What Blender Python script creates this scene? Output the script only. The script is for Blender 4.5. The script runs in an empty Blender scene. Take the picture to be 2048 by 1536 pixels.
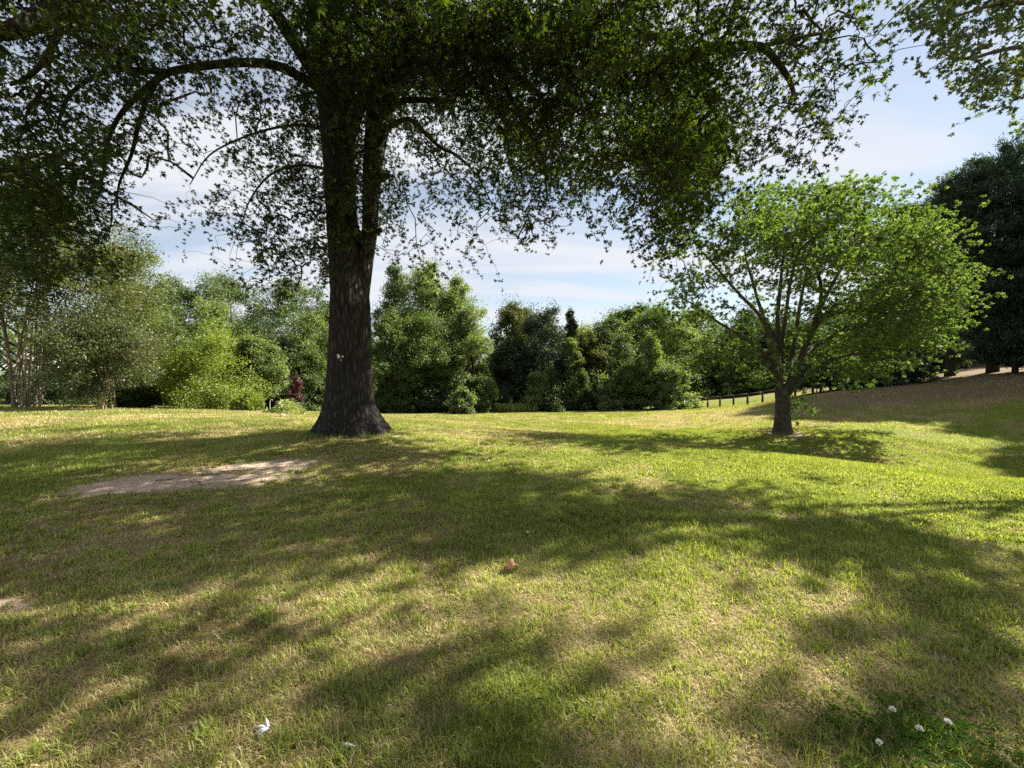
import bpy, math, random
import numpy as np
from mathutils import Vector

random.seed(7)
RNG = np.random.default_rng(7)
scene = bpy.context.scene
COL = scene.collection
PI = math.pi

# ------------------------------------------------------------------ camera
EYE = 1.6
F = 800.0                      # focal length in pixels of the 2048 px wide photograph
PITCH = math.atan(28 / F)      # the horizon lies a little above the middle
FW = np.array([0, math.cos(PITCH), -math.sin(PITCH)])
UP = np.array([0, math.sin(PITCH), math.cos(PITCH)])
CAM = np.array([0, 0, EYE])


def at(px, py, d):
    """point at horizontal distance d seen at photograph pixel px, py"""
    v = FW + UP * ((768 - py) / F) + np.array([1, 0, 0]) * ((px - 1024) / F)
    return CAM + v * (d / v[1])


def at_many(px, py, d):
    px, py, d = np.asarray(px, float), np.asarray(py, float), np.asarray(d, float)
    v = FW[None] + UP[None] * ((768 - py) / F)[:, None] + np.array([[1.0, 0, 0]]) * ((px - 1024) / F)[:, None]
    return CAM[None] + v * (d / v[:, 1])[:, None]


def project(P):
    q = P - CAM
    dep = q @ FW
    dep2 = np.where(dep > 0.05, dep, 0.05)
    return 1024 + F * q[:, 0] / dep2, 768 - F * (q @ UP) / dep2, dep


cam_data = bpy.data.cameras.new('camera')
cam = bpy.data.objects.new('camera', cam_data)
COL.objects.link(cam)
cam.location = (0, 0, EYE)
cam.rotation_euler = (PI / 2 - PITCH, 0, 0)
cam_data.sensor_width = 36
cam_data.lens = 36 * F / 2048
cam_data.clip_end = 2000
cam_data.clip_start = 0.05
scene.camera = cam

# ------------------------------------------------------------------ light
SUN_AZ, SUN_EL = math.radians(64), math.radians(40)
SUN = np.array([math.sin(SUN_AZ) * math.cos(SUN_EL), math.cos(SUN_AZ) * math.cos(SUN_EL), math.sin(SUN_EL)])
ld = bpy.data.lights.new('sun', 'SUN')
ld.energy = 5.0
ld.angle = math.radians(0.5)
ld.color = (1.0, 0.94, 0.82)
lo = bpy.data.objects.new('sun', ld)
COL.objects.link(lo)
lo.rotation_euler = Vector(SUN).to_track_quat('Z', 'Y').to_euler()

scene.view_settings.view_transform = 'Standard'
scene.view_settings.look = 'None'
scene.view_settings.gamma = 1
scene.view_settings.exposure = 1.82
scene.view_settings.use_curve_mapping = False
scene.render.engine = 'CYCLES'
scene.cycles.max_bounces = 8
scene.cycles.diffuse_bounces = 4
scene.cycles.transmission_bounces = 6
scene.cycles.glossy_bounces = 2
scene.cycles.use_denoising = False


# ------------------------------------------------------------------ node helpers
class NT:
    def __init__(s, tree):
        s.t = tree
        s.n = tree.nodes
        s.l = tree.links

    def add(s, typ, **kw):
        n = s.n.new(typ)
        for k, v in kw.items():
            setattr(n, k, v)
        return n

    def link(s, a, b):
        s.l.new(a, b)

    def val(s, sock, v):
        if isinstance(v, bpy.types.NodeSocket):
            s.l.new(v, sock)
        elif v is not None:
            sock.default_value = v

    def math(s, op, a, b=None, c=None, clamp=False):
        n = s.add('ShaderNodeMath', operation=op, use_clamp=clamp)
        s.val(n.inputs[0], a)
        s.val(n.inputs[1], b)
        if c is not None:
            s.val(n.inputs[2], c)
        return n.outputs[0]

    def mix(s, f, a, b):
        n = s.add('ShaderNodeMix', data_type='RGBA')
        s.val(n.inputs['Factor'], f)
        s.val(n.inputs[6], (*a, 1) if isinstance(a, tuple) else a)
        s.val(n.inputs[7], (*b, 1) if isinstance(b, tuple) else b)
        return n.outputs[2]

    def noise(s, vec, scale, detail=4, rough=0.55, dist=0.0):
        n = s.add('ShaderNodeTexNoise')
        if vec is not None:
            s.link(vec, n.inputs['Vector'])
        n.inputs['Scale'].default_value = scale
        n.inputs['Detail'].default_value = detail
        n.inputs['Roughness'].default_value = rough
        n.inputs['Distortion'].default_value = dist
        return n.outputs['Fac']

    def ramp(s, f, stops):
        n = s.add('ShaderNodeValToRGB')
        s.link(f, n.inputs[0])
        e = n.color_ramp.elements
        while len(e) < len(stops):
            e.new(0.5)
        for el, (p, c) in zip(e, stops):
            el.position = p
            el.color = (*c, 1)
        return n.outputs[0]

    def attr(s, name):
        n = s.add('ShaderNodeAttribute', attribute_name=name)
        return n.outputs['Fac']

    def mapping(s, vec, scale=(1, 1, 1), rot=(0, 0, 0), loc=(0, 0, 0)):
        n = s.add('ShaderNodeMapping')
        s.link(vec, n.inputs[0])
        n.inputs['Location'].default_value = loc
        n.inputs['Rotation'].default_value = rot
        n.inputs['Scale'].default_value = scale
        return n.outputs[0]


def new_mat(name):
    m = bpy.data.materials.new(name)
    m.use_nodes = True
    m.node_tree.nodes.clear()
    t = NT(m.node_tree)
    out = t.add('ShaderNodeOutputMaterial')
    return m, t, out


def leaf_mat(name, c0, c1, c2, trans=0.42, gloss=0.06, tcol=None):
    """thin leaf: diffuse on both sides, light through the blade, slight sheen"""
    m, t, out = new_mat(name)
    tint = t.attr('tint')
    col = t.ramp(tint, [(0.0, c0), (0.55, c1), (1.0, c2)])
    d = t.add('ShaderNodeBsdfDiffuse')
    t.link(col, d.inputs['Color'])
    tr = t.add('ShaderNodeBsdfTranslucent')
    hue = t.mix(1.0, col, col)
    mm = t.add('ShaderNodeMix', data_type='RGBA', blend_type='MULTIPLY')
    mm.inputs['Factor'].default_value = 1
    t.link(col, mm.inputs[6])
    mm.inputs[7].default_value = (*(tcol or (1.7, 1.75, 0.7)), 1)
    t.link(mm.outputs[2], tr.inputs['Color'])
    mx = t.add('ShaderNodeMixShader')
    mx.inputs[0].default_value = trans
    t.link(d.outputs[0], mx.inputs[1])
    t.link(tr.outputs[0], mx.inputs[2])
    g = t.add('ShaderNodeBsdfGlossy')
    g.inputs['Roughness'].default_value = 0.55
    g.inputs['Color'].default_value = (0.9, 0.95, 1, 1)
    mx2 = t.add('ShaderNodeMixShader')
    mx2.inputs[0].default_value = gloss
    t.link(mx.outputs[0], mx2.inputs[1])
    t.link(g.outputs[0], mx2.inputs[2])
    t.link(mx2.outputs[0], out.inputs[0])
    return m


def bark_mat(name, c0, c1, c2, scale=9, stretch=0.16, bump=0.6):
    m, t, out = new_mat(name)
    tc = t.add('ShaderNodeTexCoord')
    v = t.mapping(tc.outputs['Object'], (1, 1, stretch))
    n1 = t.noise(v, scale, 6, 0.6, 0.4)
    n2 = t.noise(tc.outputs['Object'], 0.9, 4)
    vr = t.add('ShaderNodeTexVoronoi', feature='DISTANCE_TO_EDGE')
    t.link(t.mapping(tc.outputs['Object'], (1, 1, stretch * 1.3)), vr.inputs['Vector'])
    vr.inputs['Scale'].default_value = scale * 1.3
    crack = t.math('MULTIPLY', vr.outputs[0], 2.6, clamp=True)
    h = t.math('ADD', t.math('MULTIPLY', n1, 0.6), t.math('MULTIPLY', crack, 0.5))
    col = t.ramp(h, [(0.25, c0), (0.55, c1), (0.85, c2)])
    col = t.mix(t.math('MULTIPLY', n2, 0.45), col, tuple(x * 0.6 for x in c1))
    p = t.add('ShaderNodeBsdfPrincipled')
    t.link(col, p.inputs['Base Color'])
    p.inputs['Roughness'].default_value = 0.9
    p.inputs['Specular IOR Level'].default_value = 0.2
    b = t.add('ShaderNodeBump')
    b.inputs['Strength'].default_value = bump
    b.inputs['Distance'].default_value = 0.05
    t.link(h, b.inputs['Height'])
    t.link(b.outputs[0], p.inputs['Normal'])
    t.link(p.outputs[0], out.inputs[0])
    return m


def plain_mat(name, c, rough=0.7, var=0.25, scale=12, spec=0.3):
    m, t, out = new_mat(name)
    tc = t.add('ShaderNodeTexCoord')
    n = t.noise(tc.outputs['Object'], scale, 4)
    col = t.mix(n, tuple(x * (1 - var) for x in c), tuple(min(1, x * (1 + var)) for x in c))
    p = t.add('ShaderNodeBsdfPrincipled')
    t.link(col, p.inputs['Base Color'])
    p.inputs['Roughness'].default_value = rough
    p.inputs['Specular IOR Level'].default_value = spec
    t.link(p.outputs[0], out.inputs[0])
    return m


# ------------------------------------------------------------------ world: blue sky with thin streaked cloud
w = bpy.data.worlds.new('World')
scene.world = w
w.use_nodes = True
w.node_tree.nodes.clear()
t = NT(w.node_tree)
wo = t.add('ShaderNodeOutputWorld')
bg = t.add('ShaderNodeBackground')
sky = t.add('ShaderNodeTexSky', sky_type='NISHITA')
sky.sun_disc = False
sky.sun_elevation = SUN_EL
sky.sun_rotation = SUN_AZ
sky.air_density = 1.0
sky.dust_density = 0.1
sky.ozone_density = 1.5
tc = t.add('ShaderNodeTexCoord')
sep = t.add('ShaderNodeSeparateXYZ')
t.link(tc.outputs['Generated'], sep.inputs[0])
zz = t.math('ADD', t.math('MAXIMUM', sep.outputs[2], 0.0), 0.16)
cb = t.add('ShaderNodeCombineXYZ')
t.link(t.math('DIVIDE', sep.outputs[0], zz), cb.inputs[0])
t.link(t.math('DIVIDE', sep.outputs[1], zz), cb.inputs[1])
m1 = t.mapping(cb.outputs[0], (0.34, 1.5, 1), (0, 0, math.radians(-24)), (0.3, 0.2, 0))
n1 = t.noise(m1, 1.5, 5, 0.52, 0.8)
m2 = t.mapping(cb.outputs[0], (0.5, 0.9, 1), (0, 0, math.radians(-20)))
n2 = t.noise(m2, 0.55, 4, 0.5, 0.3)
cl = t.math('ADD', t.math('MULTIPLY', n1, 0.72), t.math('MULTIPLY', n2, 0.5))
rp = t.add('ShaderNodeMapRange', interpolation_type='SMOOTHSTEP')
t.link(cl, rp.inputs[0])
rp.inputs[1].default_value = 0.47
rp.inputs[2].default_value = 0.72
rp.inputs[3].default_value = 0.36
rp.inputs[4].default_value = 0.97
CLOUD = (4.95, 5.1, 5.4)
tone = t.add('ShaderNodeMix', data_type='RGBA', blend_type='MULTIPLY')
tone.inputs['Factor'].default_value = 1
t.link(sky.outputs[0], tone.inputs[6])
tone.inputs[7].default_value = (0.95, 0.92, 0.88, 1)
mixc = t.mix(rp.outputs[0], tone.outputs[2], CLOUD)
t.link(mixc, bg.inputs['Color'])
bg.inputs['Strength'].default_value = 0.05
t.link(bg.outputs[0], wo.inputs[0])


# ------------------------------------------------------------------ numpy noise
def _hash(ix, iy, iz, seed):
    h = (ix.astype(np.int64) * 374761393 + iy.astype(np.int64) * 668265263 + iz.astype(np.int64) * 2147483647 + seed * 974711) & 0xFFFFFFFF
    h = ((h ^ (h >> 13)) * 1274126177) & 0xFFFFFFFF
    h = (h ^ (h >> 16)) & 0xFFFFFFFF
    return h / 4294967295.0


def vnoise(P, scale, seed=0):
    """value noise 0..1, P (N,2) or (N,3)"""
    Q = np.asarray(P, float) * scale
    if Q.shape[1] == 2:
        Q = np.c_[Q, np.zeros(len(Q))]
    I = np.floor(Q)
    f = Q - I
    f = f * f * (3 - 2 * f)
    I = I.astype(np.int64)
    out = np.zeros(len(Q))
    for dx in (0, 1):
        for dy in (0, 1):
            for dz in (0, 1):
                wgt = (f[:, 0] if dx else 1 - f[:, 0]) * (f[:, 1] if dy else 1 - f[:, 1]) * (f[:, 2] if dz else 1 - f[:, 2])
                out += wgt * _hash(I[:, 0] + dx, I[:, 1] + dy, I[:, 2] + dz, seed)
    return out


def fbm(P, scale, seed=0, octs=4):
    s, a, tot = 0, 1.0, 0
    for k in range(octs):
        s = s + a * vnoise(P, scale * 2 ** k, seed + 17 * k)
        tot += a
        a *= 0.5
    return s / tot


def sstep(x, a, b):
    u = np.clip((x - a) / (b - a), 0, 1)
    return u * u * (3 - 2 * u)


# ------------------------------------------------------------------ terrain
CP = []


def cp(px, d, py):
    p = at(px, py, d)
    CP.append((p[0], p[1], p[2]))


for x, y in ((0, 0), (0, 3), (-4, 4), (-8, 5), (3, 3), (-6, 8), (-12, 8), (-10, 0), (0, -8), (-20, -10), (0, 6), (-2, 9), (-25, 5)):
    CP.append((x, y, 0.0))
CP += [(-4, 10, 0.06), (4, 2, -0.02), (7, 0, -0.12), (10, -6, -0.2), (20, -15, 0.0), (3, 6.5, -0.03), (-8, 11, 0.05), (-14, 14, 0.0)]
for a in ((0, 22, 812), (-150, 24, 808), (300, 24, 816), (480, 22, 822), (570, 20, 828), (620, 30, 824), (850, 40, 826), (760, 40, 828),
          (1000, 45, 822), (1100, 45, 819), (1250, 44, 819), (1370, 42, 818), (1440, 39, 814), (1530, 37, 806), (1620, 36, 788),
          (1565, 16, 866), (1260, 10.5, 884), (1400, 10, 893), (1550, 9.4, 908), (1750, 8.6, 930), (2048, 7.6, 962), (2300, 7, 980),
          (1500, 12.7, 911), (1650, 12.2, 925), (1850, 11, 947), (2100, 10.5, 972), (1330, 13.5, 892),
          (2048, 16, 872), (1850, 17, 862), (2048, 30, 742), (1850, 29, 770), (1650, 30, 790), (1740, 19, 848), (1900, 21, 826),
          (1500, 25, 838), (1250, 30, 836), (1400, 20, 858), (1250, 18, 862), (1000, 18, 852), (1020, 28, 836), (2300, 25, 730), (2400, 14, 830),
          (1650, 45, 765), (1950, 45, 735), (1400, 56, 798), (1480, 55, 795), (1560, 52, 786)):
    cp(*a)
for x, y, z in ((0, 90, -3.5), (60, 90, 2.0), (-60, 70, -1.5), (-60, 20, -0.2), (90, 30, 4.5), (-30, 45, -1.5), (30, 70, -1.5), (0, 65, -3.2)):
    CP.append((x, y, z))
CP = np.array(CP)
_C = 2.2


def _k(A):
    d2 = ((A[:, None, :2] - CP[None, :, :2]) ** 2).sum(-1)
    return np.sqrt(d2 + _C * _C)


_n = len(CP)
_A = np.zeros((_n + 3, _n + 3))
_A[:_n, :_n] = _k(CP) - 0.10 * np.eye(_n)
_A[:_n, _n] = _A[_n, :_n] = 1
_A[:_n, _n + 1:] = CP[:, :2]
_A[_n + 1:, :_n] = CP[:, :2].T
_W = np.linalg.solve(_A, np.r_[CP[:, 2], 0, 0, 0])


def ground_z(X, Y):
    X, Y = np.atleast_1d(np.asarray(X, float)), np.atleast_1d(np.asarray(Y, float))
    out = np.empty(len(X))
    for i in range(0, len(X), 40000):
        P = np.c_[X[i:i + 40000], Y[i:i + 40000]]
        out[i:i + 40000] = _k(P) @ _W[:_n] + _W[_n] + P @ _W[_n + 1:]
    r = np.hypot(X, Y - 20)
    far = sstep(r, 75, 130)
    out = np.where(r > 75, out * (1 - far) + far * (-1.5 + 0.02 * np.clip(X, -100, 100)), out)
    out += 0.03 * (fbm(np.c_[X, Y], 0.7, 3, 3) - 0.5) * sstep(np.hypot(X, Y), 0.5, 3)
    return out


def gz(x, y):
    return float(ground_z([x], [y])[0])


# lawn condition fields -------------------------------------------------
def soil_field(X, Y):
    """>0.5 where the ground is bare"""
    P = np.c_[X, Y]
    nz = fbm(P, 1.1, 21, 4) - 0.5
    nf = fbm(P, 5.0, 22, 3) - 0.5
    f = np.full(len(X), -1.0)
    for cx, cy, rx, ry, ang in ((-4.95, 5.65, 1.35, 0.50, 0.24), (-4.25, 6.55, 1.15, 0.52, 0.36), (-3.75, 2.58, 0.46, 0.17, 0.1), (-2.75, 9.45, 0.30, 0.16, 0.1), (-3.4, 8.9, 0.5, 0.07, 0)):
        c, s = math.cos(ang), math.sin(ang)
        u = ((X - cx) * c + (Y - cy) * s) / rx
        v = (-(X - cx) * s + (Y - cy) * c) / ry
        f = np.maximum(f, 1.05 - np.sqrt(u * u + v * v) * 0.55)
    return f + nz * 0.75 + nf * 0.36


MAPLE = at(1565, 865, 16)


def ring_field(X, Y):
    d = np.hypot(X - MAPLE[0] - 0.2, (Y - MAPLE[1]) * 0.8)
    return 0.92 - d * 0.75 + (fbm(np.c_[X, Y], 2.5, 31, 3) - 0.5) * 0.6


def needle_shade_field(X, Y):
    """brown fallen needles on the bank under the pines, and painted shade behind them"""
    d = (X - 18) * 0.05 + (Y - 22.0) * 0.11 + (fbm(np.c_[X, Y], 0.22, 41, 4) - 0.5) * 0.9
    return sstep(d, 0.0, 0.75) * sstep(X / np.maximum(Y, 1), 0.66, 0.84) * sstep(X, 12, 17) * (1 - sstep(Y, 75, 95))  # the far reach darkens sunlit ground behind the pines by colour


def dry_field(X, Y):
    P = np.c_[X, Y]
    r = np.hypot(X, Y)
    n = fbm(P, 0.55, 51, 4)
    n2 = fbm(P, 2.6, 52, 3)
    d = 0.43 + 0.17 * (1 - sstep(Y, 2.6, 4.6)) + (n - 0.5) * 2.1 + (n2 - 0.5) * 1.3
    d += 0.42 * np.exp(-((X + 1.3) / 2.2) ** 2 - ((Y - 2.3) / 1.5) ** 2)      # worn, straw coloured near the camera
    d += 0.30 * np.exp(-((X - 1.2) / 1.1) ** 2 - ((Y - 2.6) / 0.8) ** 2)
    d -= 0.25 * np.exp(-((X - 2.9) / 1.6) ** 2 - ((Y - 1.8) / 0.9) ** 2)
    d -= 0.35 * np.exp(-((X + 4.5) / 2.8) ** 2 - ((Y - 4.3) / 0.55) ** 2)
    d -= 0.42 * sstep(X, 1.0, 4) * sstep(Y, 3.5, 6) * (1 - sstep(Y, 16, 22))
    d += 0.30 * np.exp(-((Y - 26 - 0.2 * (X - 8)) / 4.5) ** 2) * sstep(X, 0, 7)
    d += 0.28 * np.exp(-((X + 10) / 5) ** 2 - ((Y - 13.5) / 1.6) ** 2)
    d -= 0.2 * sstep(Y, 30, 40)
    return np.clip(d, 0.02, 0.95)


# ------------------------------------------------------------------ mesh helpers
def mesh_np(name, V, faces_flat, loop_counts, mat, parent=None, attrs=None, smooth=False, origin=(0, 0, 0)):
    me = bpy.data.meshes.new(name)
    V = np.asarray(V, np.float32) - np.asarray(origin, np.float32)
    nl = len(faces_flat)
    nf = len(loop_counts)
    me.vertices.add(len(V))
    me.vertices.foreach_set('co', V.ravel())
    me.loops.add(nl)
    me.loops.foreach_set('vertex_index', np.asarray(faces_flat, np.int32))
    me.polygons.add(nf)
    lc = np.asarray(loop_counts, np.int32)
    st = np.zeros(nf, np.int32)
    st[1:] = np.cumsum(lc)[:-1]
    me.polygons.foreach_set('loop_start', st)
    try:
        me.polygons.foreach_set('loop_total', lc)
    except Exception:
        pass
    if smooth:
        me.polygons.foreach_set('use_smooth', np.ones(nf, bool))
    for k, a in (attrs or {}).items():
        at_ = me.attributes.new(k, 'FLOAT', 'POINT')
        at_.data.foreach_set('value', np.asarray(a, np.float32))
    me.update(calc_edges=True)
    me.materials.append(mat)
    o = bpy.data.objects.new(name, me)
    COL.objects.link(o)
    if parent is not None:
        o.parent = parent
    else:
        o.location = origin
    return o


class Acc:
    """collects tubes, boxes and other shapes into one mesh"""

    def __init__(s):
        s.v, s.f = [], []

    def add(s, V, Fs):
        b = len(s.v)
        s.v.extend([tuple(p) for p in V])
        s.f.extend([tuple(i + b for i in f) for f in Fs])

    def tube(s, pts, rad, n=6, cap=True, shape=None):
        pts = np.asarray(pts, float)
        m = len(pts)
        T = np.gradient(pts, axis=0)
        T /= np.linalg.norm(T, axis=1)[:, None] + 1e-9
        ref = np.array([1.0, 0, 0]) if abs(T[0][0]) < 0.8 else np.array([0, 1.0, 0])
        u = np.cross(T[0], ref)
        u /= np.linalg.norm(u)
        V = []
        for i in range(m):
            u = u - T[i] * (u @ T[i])
            u /= np.linalg.norm(u) + 1e-9
            v_ = np.cross(T[i], u)
            for k in range(n):
                a = 2 * PI * k / n
                r = rad[i]
                if shape is not None:
                    r = r * shape(i, a)
                V.append(pts[i] + (u * math.cos(a) + v_ * math.sin(a)) * r)
        Fs = []
        for i in range(m - 1):
            for k in range(n):
                a, b = i * n + k, i * n + (k + 1) % n
                Fs.append((a, b, b + n, a + n))
        if cap:
            Fs.append(tuple(range(n))[::-1])
            Fs.append(tuple((m - 1) * n + k for k in range(n)))
        s.add(V, Fs)

    def box(s, c, h, rz=0.0):
        c = np.asarray(c, float)
        R = np.array([[math.cos(rz), -math.sin(rz), 0], [math.sin(rz), math.cos(rz), 0], [0, 0, 1]])
        V = [c + R @ (np.array([sx, sy, sz]) * h) for sx in (-1, 1) for sy in (-1, 1) for sz in (-1, 1)]
        s.add(V, [(0, 1, 3, 2), (4, 6, 7, 5), (0, 4, 5, 1), (2, 3, 7, 6), (0, 2, 6, 4), (1, 5, 7, 3)])

    def build(s, name, mat, parent=None, smooth=True, origin=(0, 0, 0)):
        ff = [i for f in s.f for i in f]
        return mesh_np(name, np.array(s.v), ff, [len(f) for f in s.f], mat, parent, smooth=smooth, origin=origin)


def thing(name, label, cat, loc, group=None):
    o = bpy.data.objects.new(name, None)
    o.empty_display_size = 0.3
    COL.objects.link(o)
    o.location = tuple(float(x) for x in loc)
    o['label'] = label
    o['category'] = cat
    if group:
        o['group'] = group
    return o


def unit(a):
    return a / (np.linalg.norm(a, axis=-1, keepdims=True) + 1e-9)


def rand_dir(n):
    return unit(RNG.normal(size=(n, 3)))


# leaf outlines: x across, y along the midrib, z out of the blade
def _diamond(o, ang, L, wd, z=0.0, bend=0.0):
    c, s = math.cos(ang), math.sin(ang)

    def pt(x, y, zz):
        return (o[0] + x * c + y * s, o[1] - x * s + y * c, zz)
    return [pt(0, 0, z), pt(wd, L * 0.5, z + bend), pt(0, L, z - bend), pt(-wd, L * 0.5, z + bend)]


def _template(parts):
    V, Fq = [], []
    for p in parts:
        b = len(V)
        V += p
        Fq.append((b, b + 1, b + 2, b + 3))
    return np.array(V, float), np.array(Fq)


LEAF_OAK = _template([_diamond((0, 0), 0, 1.0, 0.15, 0, 0.05), _diamond((0, 0.22), 0.95, 0.5, 0.10), _diamond((0, 0.22), -0.95, 0.5, 0.10)])
LEAF_MAPLE = _template([_diamond((0, 0), 0, 1.0, 0.24, 0, 0.06), _diamond((0, 0.1), 1.0, 0.75, 0.18, 0.01), _diamond((0, 0.1), -1.0, 0.75, 0.18, 0.01)])
LEAF_PLAIN = _template([_diamond((0, 0), 0, 1.0, 0.28, 0, 0.07)])
LEAF_NARROW = _template([_diamond((0, 0), 0, 1.0, 0.12, 0, 0.05)])
LEAF_NEEDLE = _template([_diamond((0, 0), 0, 1.0, 0.05)])
LEAF_TUFT = _template([_diamond((0, 0), 0, 1.0, 0.085)])


def leaves(name, P, axis, nrm, size, tint, tmpl, mat, parent, origin):
    TV, TF = tmpl
    axis = unit(axis)
    side = unit(np.cross(axis, nrm))
    nn = np.cross(side, axis)
    K = len(TV)
    N = len(P)
    V = P[:, None, :] + size[:, None, None] * (TV[None, :, 0, None] * side[:, None, :] + TV[None, :, 1, None] * axis[:, None, :] + TV[None, :, 2, None] * nn[:, None, :])
    Fi = (np.arange(N)[:, None, None] * K + TF[None]).reshape(-1)
    return mesh_np(name, V.reshape(-1, 3), Fi, np.full(N * len(TF), 4), mat, parent, {'tint': np.repeat(tint, K)}, origin=origin)


def leaf_area(tmpl):
    TV, TF = tmpl
    a = 0
    for f in TF:
        p = TV[f]
        a += 0.5 * np.linalg.norm(np.cross(p[2] - p[0], p[3] - p[1]))
    return a


# ------------------------------------------------------------------ materials
BARK_OAK = bark_mat('oak_bark', (0.010, 0.008, 0.006), (0.034, 0.029, 0.024), (0.085, 0.076, 0.065), 9, 0.17, 1.0)
BARK_MAPLE = bark_mat('maple_bark', (0.03, 0.026, 0.02), (0.085, 0.072, 0.056), (0.15, 0.13, 0.105), 14, 0.2, 0.6)
BARK_PALE = bark_mat('pale_bark', (0.14, 0.11, 0.075), (0.26, 0.21, 0.15), (0.38, 0.33, 0.25), 10, 0.3, 0.3)
BARK_DARK = bark_mat('dark_bark', (0.02, 0.017, 0.014), (0.05, 0.042, 0.033), (0.09, 0.075, 0.06), 12, 0.2, 0.6)

LM = {
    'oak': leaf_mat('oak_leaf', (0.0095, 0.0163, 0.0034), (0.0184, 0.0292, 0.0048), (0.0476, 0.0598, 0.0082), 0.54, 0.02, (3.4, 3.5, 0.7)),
    'maple': leaf_mat('maple_leaf', (0.0513, 0.0938, 0.0215), (0.0952, 0.1483, 0.0315), (0.1822, 0.2392, 0.0580), 0.46, 0.03, (1.6, 1.62, 0.8)),
    'clover': leaf_mat('clover_leaf', (0.03, 0.065, 0.010), (0.045, 0.09, 0.014), (0.07, 0.12, 0.02), 0.3, 0.0),
    'gum': leaf_mat('red_tinged_leaf', (0.045, 0.075, 0.026), (0.08, 0.115, 0.042), (0.15, 0.135, 0.075), 0.5, 0.04, (1.7, 1.75, 1.0)),
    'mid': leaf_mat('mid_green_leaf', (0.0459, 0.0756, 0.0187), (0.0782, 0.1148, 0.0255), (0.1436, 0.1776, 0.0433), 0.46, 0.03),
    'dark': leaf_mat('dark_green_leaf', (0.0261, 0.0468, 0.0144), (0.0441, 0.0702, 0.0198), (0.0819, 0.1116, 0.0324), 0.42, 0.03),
    'cedar': leaf_mat('cedar_spray', (0.0144, 0.0264, 0.0120), (0.0264, 0.0420, 0.0168), (0.0504, 0.0672, 0.0240), 0.2, 0.03),
    'pine': leaf_mat('pine_needle', (0.0182, 0.0338, 0.0169), (0.0312, 0.0559, 0.0260), (0.0598, 0.0936, 0.0416), 0.22, 0.03, (1.2, 1.4, 0.9)),
    'lime': leaf_mat('yellow_green_leaf', (0.0968, 0.1364, 0.0141), (0.1628, 0.2068, 0.0211), (0.2552, 0.2816, 0.0396), 0.44, 0.03),
    'light': leaf_mat('light_green_leaf', (0.0714, 0.1069, 0.0266), (0.1186, 0.1583, 0.0410), (0.1999, 0.2399, 0.0763), 0.48, 0.04),
    'olive': leaf_mat('olive_leaf', (0.0432, 0.0562, 0.0124), (0.0784, 0.0902, 0.0203), (0.1412, 0.1333, 0.0353), 0.42, 0.03),
    'rust': leaf_mat('bronze_tip_leaf', (0.0343, 0.0535, 0.0123), (0.0686, 0.0858, 0.0206), (0.1510, 0.1201, 0.0412), 0.42, 0.03, (1.6, 1.5, 0.7)),
    'rust_old': leaf_mat('bronze_old_leaf', (0.075, 0.092, 0.023), (0.138, 0.138, 0.037), (0.265, 0.184, 0.069), 0.42, 0.03, (1.6, 1.4, 0.8)),
    'grey': leaf_mat('grey_green_leaf', (0.0554, 0.0836, 0.0278), (0.0896, 0.1254, 0.0400), (0.1457, 0.1854, 0.0685), 0.38, 0.04),
    'red': leaf_mat('dark_red_leaf', (0.05, 0.018, 0.014), (0.09, 0.032, 0.024), (0.17, 0.075, 0.055), 0.3, 0.04, (1.5, 1.0, 0.9)),
    'pale': leaf_mat('pale_leaf', (0.14, 0.18, 0.06), (0.24, 0.28, 0.10), (0.38, 0.40, 0.18), 0.38, 0.04),
}


# ------------------------------------------------------------------ twig growing
def smooth_path(pts, n=4):
    """Catmull-Rom through pts"""
    pts = np.asarray(pts, float)
    if len(pts) < 3:
        u = np.linspace(0, 1, n + 1)[:, None]
        return pts[0] * (1 - u) + pts[-1] * u
    P = np.vstack([2 * pts[0] - pts[1], pts, 2 * pts[-1] - pts[-2]])
    out = []
    for i in range(1, len(P) - 2):
        for k in range(n):
            s = k / n
            out.append(0.5 * ((2 * P[i]) + (-P[i - 1] + P[i + 1]) * s + (2 * P[i - 1] - 5 * P[i] + 4 * P[i + 1] - P[i + 2]) * s * s
                              + (-P[i - 1] + 3 * P[i] - 3 * P[i + 1] + P[i + 2]) * s ** 3))
    out.append(P[-2])
    return np.array(out)


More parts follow.
